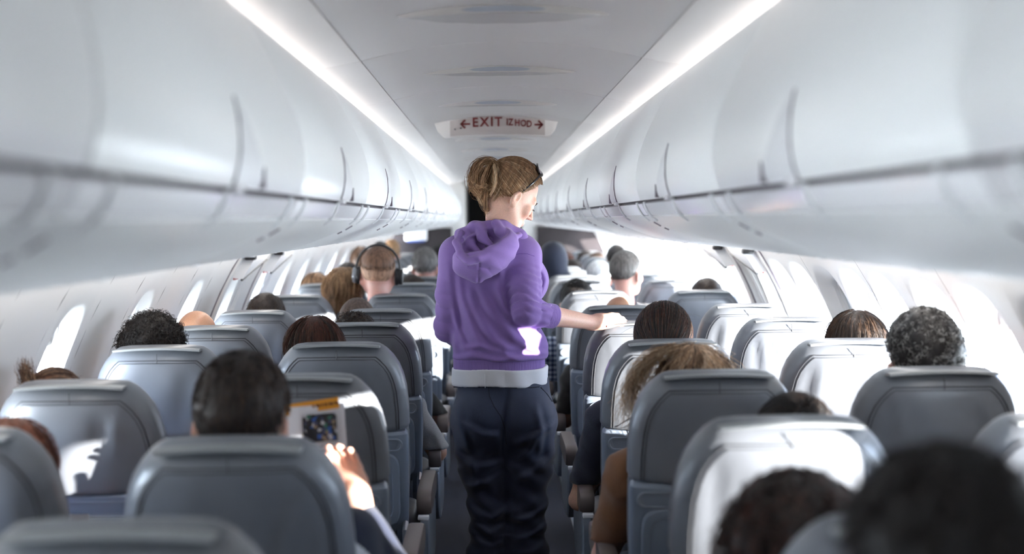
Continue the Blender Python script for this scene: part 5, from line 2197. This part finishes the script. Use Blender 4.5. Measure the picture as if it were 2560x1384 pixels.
# white shirt below the hem
sc_ = wl(aw(1251, 940))
solid('white_shirt', lambda P: band(P, sc_, .162 - .0 * P[:, 2], .118, float(aw(1251, 959)[2]), float(aw(1251, 915)[2]), .005, .003, .0022), (-.2, -.2, .84), (.23, .2, .99), .004, C_SHIRT, woman)
g = Geo()
zz = np.linspace(float(aw(1251, 958)[2]), float(aw(1251, 925)[2]), 4)
g.tube([(wl(aw(1213, 940))[0], sc_[1] - .1205 * math.sqrt(1 - ((wl(aw(1213, 940))[0] - sc_[0]) / .164) ** 2) - .0035, z) for z in zz], .0012, 5)
g.build('side_seam', C_SHIRT, woman)


PFOLDS = [([(1136, 1115), (1190, 1150), (1262, 1135)], .018, .010), ([(1280, 1092), (1335, 1066), (1390, 1040)], .018, .010), ([(1150, 1036), (1210, 1064), (1262, 1070)], .016, .008), ([(1278, 1140), (1318, 1108), (1336, 1060)], .015, .010),
          ([(1160, 1200), (1215, 1190), (1262, 1160)], .018, .010), ([(1280, 1190), (1330, 1160), (1384, 1120)], .018, .010), ([(1176, 1258), (1230, 1282), (1266, 1256)], .013, .010), ([(1276, 1290), (1330, 1276), (1372, 1248)], .013, .010),
          ([(1180, 1296), (1226, 1318), (1262, 1300)], .012, .010), ([(1282, 1335), (1330, 1322), (1370, 1300)], .012, .010), ([(1184, 1336), (1230, 1352), (1258, 1340)], .012, .008), ([(1286, 1372), (1330, 1362), (1366, 1345)], .012, .008),
          ([(1150, 980), (1160, 1050), (1185, 1130), (1200, 1230)], .016, .006), ([(1340, 990), (1356, 1060), (1350, 1140)], .014, .008)]
PFOLDS = [([wl(aw(*q)) for q in p], w, A) for p, w, A in PFOLDS]


# trousers -----------------------------------------------------------
def w_pants(P):
    x, y, z = P[:, 0], P[:, 1], P[:, 2]
    d = flat_capsule(P, wl(aw(1259, 965)), wl(aw(1261, 1035)), .160, .168, .72)
    d = smin(d, ellipsoid(P, wl(aw(1205, 1042, 4.385)), (.090, .075, .095)), .035)
    d = smin(d, ellipsoid(P, wl(aw(1315, 1042, 4.385)), (.090, .075, .095)), .035)
    for s, H, K, A in ((1, HJR, KR, AR), (-1, HJL, KL, AL)):
        e = chain(P, [H + np.array([s * .006, -.01, -.03], np.float32), H * .45 + K * .55 + np.array([s * .004, 0, 0], np.float32), K, K * .5 + A * .5, A], [.100, .086, .066, .070, .062], .03)
        al = K[2] - z
        e = e + .0055 * np.sin(al * 75 + s * 16 * x + 3 * np.sin(x * 26 + s)) * np.exp(-((al - .02) / .13) ** 2)
        e = e + .0045 * np.sin((z * .8 + s * x * 1.1) * 58 + 2 * np.sin(z * 21)) * np.exp(-((z - .66) / .13) ** 2)
        e = e + .004 * np.sin(z * 48 + 20 * x) * (z < .36)
        d = smin(d, e, .028)
    back = (y < .0)
    for p, w, A in PFOLDS:
        d = d + crease(P, p, w, A) * back
    cx = wl(aw(1264, 1060))[0]
    groove = np.exp(-((x - cx - .012 * np.sin((z - .8) * 9)) / .010) ** 2) * np.clip((.90 - z) * 8, 0, 1) * np.clip((z - .62) * 20, 0, 1) * (y < 0)
    d = d + .014 * groove
    for s in (-1, 1):
        d = d + .0018 * np.exp(-((z - .735 - .03 * ((x - cx) - s * .07) ** 2 / .01) / .003) ** 2) * (y < -.03) * (s * (x - cx) > .012)
    d = smax(d, z - float(aw(1255, 940)[2]), .006)
    return smax(d, .075 - z, .005)


pants = solid('trousers', w_pants, (-.22, -.25, .05), (.24, .22, .99), .0048, C_PANTS, woman, smooth_it=1)
solid('shoes', lambda P: np.minimum(*[smax(smin(capsule(P, A + np.array([0, -.03, -.045], np.float32), A + np.array([.01, .15, -.055], np.float32), .046, .036), capsule(P, A, A + np.array([0, 0, -.04], np.float32), .042, .044), .02), .006 - P[:, 2], .004) for A in (AR, AL)]),
      (-.2, -.14, -.005), (.25, .26, .16), .008, cloth('trainer', (.05, .05, .055), .7), woman)


def on_surface(V, f, dirv, far=.4):
    """Walk from outside along DIRV to the first point of the field F."""
    p = np.array(V, np.float32)[None]
    run = 0.0
    for _ in range(80):
        s = min(max(float(f(p)[0]), 0.0) * .8, .02)
        if run + s > far:
            break
        run += s
        p = p + np.array(dirv, np.float32) * s
    return Vector(p[0])


def trace(pxs, f, rad, name, mat, parent, lift=.001):
    pts = []
    for px, py in pxs:
        a = Vector(wl(aw(px, py, 4.17)))
        dv = (Vector(a) + Vector(WO) - CAM).normalized()
        pts.append(on_surface(a, f, dv) - dv * lift)
    g = Geo()
    g.tube(pts, rad, 6)
    return g.build(name, mat, parent)


sm_ = material('purple_seam', (.14, .075, .27), .9)
trace([(1276, 640), (1296, 634), (1318, 634), (1336, 640)], w_hoodie, .0010, 'sleeve_seam', sm_, hoodie)
dk = material('dark_seam_thread', (.008, .010, .020), .8)  # dark thread lines along the pockets and the back seam
po = trace([(1135, 967), (1150, 966), (1170, 966), (1186, 967)], w_pants, .0022, 'pocket_edge', dk, pants)
trace([(1160, 966), (1166, 966)], w_pants, .0035, 'zip_pull', M_METAL, pants, .003)
trace([(1256, 966), (1290, 969), (1330, 968), (1348, 966)], w_pants, .0020, 'pocket_edge', dk, pants)
trace([(1352, 968), (1368, 985), (1380, 1003), (1386, 985)], w_pants, .0022, 'pocket_edge', dk, pants)
trace([(1220, 962), (1224, 990), (1236, 1016), (1252, 1040), (1262, 1070), (1266, 1110)], w_pants, .0013, 'back_seam', dk, pants)

# hair of the woman: swept back, tied high, the tail folded into a loose knot
WH = [hair_mat('dark_honey', (.27, .145, .074)), hair_mat('honey', (.34, .190, .098)), hair_mat('chestnut', (.19, .098, .050)), hair_mat('gold', (.50, .32, .18)), hair_mat('pale_gold', (.60, .44, .29))]
rr = random.Random(77)
g = Geo()
HL_W = (-.88, -.80, -.62, -.34, .04, .50, .74)
cap_geo(g, .009, lump=.0016, seed=4, low=.04, nu=72, nw=26)
TIE = Vector((-.012, -.108, .060))
td = Vector(((TIE.x - SC_C.x) / SC_R.x, (TIE.y - SC_C.y) / SC_R.y, (TIE.z - SC_C.z) / SC_R.z)).normalized()
for _ in range(5200):
    u_, w_ = rnd_scalp(rr, .05)
    d0 = Vector((math.sin(u_) * math.cos(w_), -math.cos(u_) * math.cos(w_), math.sin(w_)))
    ang = d0.angle(td)
    ax = d0.cross(td)
    if ang < .1 or ax.length < 1e-5:
        continue
    ax.normalize()
    off = rr.uniform(.007, .0135)
    sd_ = rr.gauss(0, .06)
    lift = .004 * math.sin(u_ * 9) * math.sin(w_ * 7)
    tone = rr.choice((0, 0, 1, 1, 2, 1, 3)) if rr.random() < .9 else 4
    pts = []
    for i in range(12):
        s = i / 11
        d = Quaternion(d0, sd_ * math.sin(PI * s)) @ (Quaternion(ax, ang * s * .97) @ d0)
        o_ = off + lift * math.sin(PI * s)
        p = Vector((d.x * (SC_R.x + o_), d.y * (SC_R.y + o_), d.z * (SC_R.z + o_))) + SC_C
        pull = max(0, s - .78) / .22
        pts.append(p + (TIE * 1.06 - p) * pull * .6)
    strand(g, pts, .00062 * rr.uniform(.6, 1.4), .0006, mi=tone)
HUP = WHM.inverted()


def hl(px, py, dd):
    return HUP @ (Vector(wl(aw(px, py, 4.41 + dd))) - WHC) / WHS


LOCKS = [  # guide curves of the loose knot (photo pixel, depth): width, number of strands, tones
    ([(1240, 492, .0), (1202, 478, -.01), (1188, 440, -.02), (1202, 412, -.025), (1226, 403, -.02), (1246, 424, -.015), (1254, 458, -.01), (1246, 486, .0), (1230, 500, .0)], .0075, 110, (0, 1, 3, 1)),
    ([(1238, 488, .0), (1194, 486, .01), (1178, 450, .0), (1186, 418, .0), (1210, 401, .0), (1236, 408, .0), (1250, 440, .01)], .0085, 110, (0, 2, 1, 0)),
    ([(1234, 410, -.03), (1239, 438, -.045), (1236, 466, -.045), (1226, 488, -.04)], .0045, 60, (3, 4, 1, 4)),
    ([(1244, 418, -.03), (1252, 450, -.035), (1246, 480, -.03), (1232, 502, -.025)], .0045, 60, (3, 1, 4, 1)),
    ([(1226, 408, -.02), (1214, 432, -.035), (1206, 456, -.03), (1222, 468, -.03), (1240, 462, -.02)], .0055, 70, (1, 0, 3)),
    ([(1192, 430, -.01), (1181, 452, -.02), (1196, 466, -.035), (1222, 464, -.035)], .0050, 60, (1, 3, 0)),
    ([(1186, 446, .0), (1182, 470, -.01), (1200, 492, -.02), (1212, 512, -.02)], .0055, 60, (0, 1, 3)),
    ([(1196, 470, .0), (1206, 500, -.01), (1216, 526, -.01), (1230, 512, .0)], .0060, 70, (0, 1, 2)),
    ([(1190, 462, .0), (1178, 468, .0), (1173, 480, .0)], .0035, 26, (3, 1)),
    ([(1200, 476, -.01), (1198, 498, -.02), (1206, 514, -.02)], .0035, 30, (4, 3)),
    ([(1214, 480, -.02), (1212, 510, -.02), (1216, 540, -.01)], .0045, 40, (0, 1)),
    ([(1210, 420, -.005), (1200, 440, .0), (1206, 462, .005), (1224, 452, .0), (1226, 430, .0)], .008, 80, (2, 2, 0)),
    ([(1262, 450, .0), (1246, 470, -.01), (1236, 496, -.01), (1226, 510, .0)], .0070, 70, (0, 1, 1)),
    ([(1260, 430, .0), (1240, 425, .0), (1222, 440, .0), (1216, 470, .0)], .0080, 70, (0, 2)),
]
for gi, (pts, wd, num, tones) in enumerate(LOCKS):
    gd = spline([tuple(hl(*q)) for q in pts], 18)
    for q in range(num):
        j = Vector((rr.gauss(0, wd), rr.gauss(0, wd), rr.gauss(0, wd)))
        k2 = Vector((rr.gauss(0, wd * .4), rr.gauss(0, wd * .4), rr.gauss(0, wd * .4)))
        st = rr.randrange(0, 3)
        en = 18 - rr.randrange(0, 4)
        ps = []
        for i in range(st, en):
            s = i / 17
            e = .55 + .45 * math.sin(PI * min(1, s * 1.15))
            ps.append(Vector(gd[i]) + j * e + k2 * math.sin(5 * s + q))
        strand(g, ps, .0009 * rr.uniform(.6, 1.5), .0004, mi=rr.choice(tones))
for k_ in range(150):                                           # fly-aways on the nape and round the knot
    if k_ < 110:
        u_, w_ = rr.uniform(-.9, .9), rr.uniform(-.80, -.45)
        p, nn = scalp(u_, w_, .004)
        dr = (nn * rr.uniform(.2, .8) + HUP @ Vector((rr.uniform(-.5, .1), 0, -rr.uniform(.5, 1.0)))).normalized()
        Lh = rr.uniform(.02, .05)
    else:
        an = rr.uniform(0, 2 * PI)
        p = hl(1215 + 38 * math.cos(an), 450 + 46 * math.sin(an), rr.uniform(-.02, .02))
        dr = (HUP @ Vector((math.cos(an + rr.uniform(-1.2, 1.2)), 0, -math.sin(an)))).normalized()
        Lh = rr.uniform(.008, .02)
    c = Vector((rr.gauss(0, .008), rr.gauss(0, .008), rr.gauss(0, .008)))
    strand(g, [p + dr * Lh * s + c * s * s for s in (0, .35, .7, 1)], .00028, .00015, mi=rr.choice((0, 1, 3)))
wh = g.build('hair', WH, woman, angle=None)
wh.matrix_local = Matrix.Translation(WHC) @ WHM.to_4x4() @ Matrix.Scale(WHS, 4)
for s in (-1, 1):
    g = Geo()
    g.tube([(s * .014, .094, .012), (s * .030, .0905, .0175), (s * .046, .077, .014)], [.0018, .0022, .0010], 6)
    eb = g.build('eyebrow', H_BROWN, woman)
    eb.matrix_local = Matrix.Translation(WHC) @ WHM.to_4x4() @ Matrix.Scale(WHS, 4)
g = Geo()
for s in (-1, 1):
    for k_ in range(11):
        x = s * (.019 + .0024 * k_)
        y = .0875 - .018 * ((abs(x) - .031) / .014) ** 2 * .4
        strand(g, [(x, y, -.010), (x * 1.02, y + .004, -.013), (x * 1.05, y + .0075, -.0125)], .0005, .0002)
el = g.build('eyelashes', H_BLACK, woman)
el.matrix_local = Matrix.Translation(WHC) @ WHM.to_4x4() @ Matrix.Scale(WHS, 4)

# sunglasses pushed up into the hair
sg = empty('sunglasses', Vector(WO) + WHC, 'dark sunglasses pushed up on the standing woman\'s hair', 'sunglasses')
sg.rotation_mode = 'QUATERNION'
sg.rotation_quaternion = WHM.to_quaternion()
sg.scale = (WHS, WHS, WHS)
M_FRAME = material('sunglass_frame', (.018, .011, .012), .22)
M_LENSB = material('sunglass_lens', (.16, .075, .09), .12)
fy, fz = .034, .136


def lens_pt(s, a, rx=.027, rz=.021, dy=0.0):
    ca, sa = math.cos(a), math.sin(a)
    x = s * .034 + rx * math.copysign(abs(ca) ** .8, ca)
    h = rz * math.copysign(abs(sa) ** .8, sa)
    return (x, fy - h * .84 - .008 * (abs(x) / .06) ** 2, fz + dy + h * .48 - .026 * (abs(x) / .06) ** 2)


for s in (-1, 1):
    g = Geo()
    g.tube([lens_pt(s, a) for a in np.linspace(0, 2 * PI, 29)], .0036, 8, cap=False)
    fr = g.build('lens_rim', M_FRAME, sg)
    g = Geo()
    g.rings([[lens_pt(s, a, .026, .020) for a in np.linspace(0, 2 * PI, 28, endpoint=False)], [lens_pt(s, a, .013, .010, .002) for a in np.linspace(0, 2 * PI, 28, endpoint=False)]], cap0=False)
    g.build('lens', M_LENSB, fr)
    g = Geo()
    g.tube([(s * .058, fy + .004, fz - .024), (s * .074, fy - .006, fz - .036), (s * .087, fy - .018, fz - .066), (s * .0885, fy - .028, fz - .094), (s * .084, fy - .038, fz - .124)], [.0042, .0048, .0040, .0032, .0032], 8)
    g.build('temple', M_FRAME, sg)
g = Geo()
g.tube([(-.010, fy, fz + .001), (0, fy - .003, fz + .004), (.010, fy, fz + .001)], .003, 8)
g.build('bridge', M_FRAME, sg)
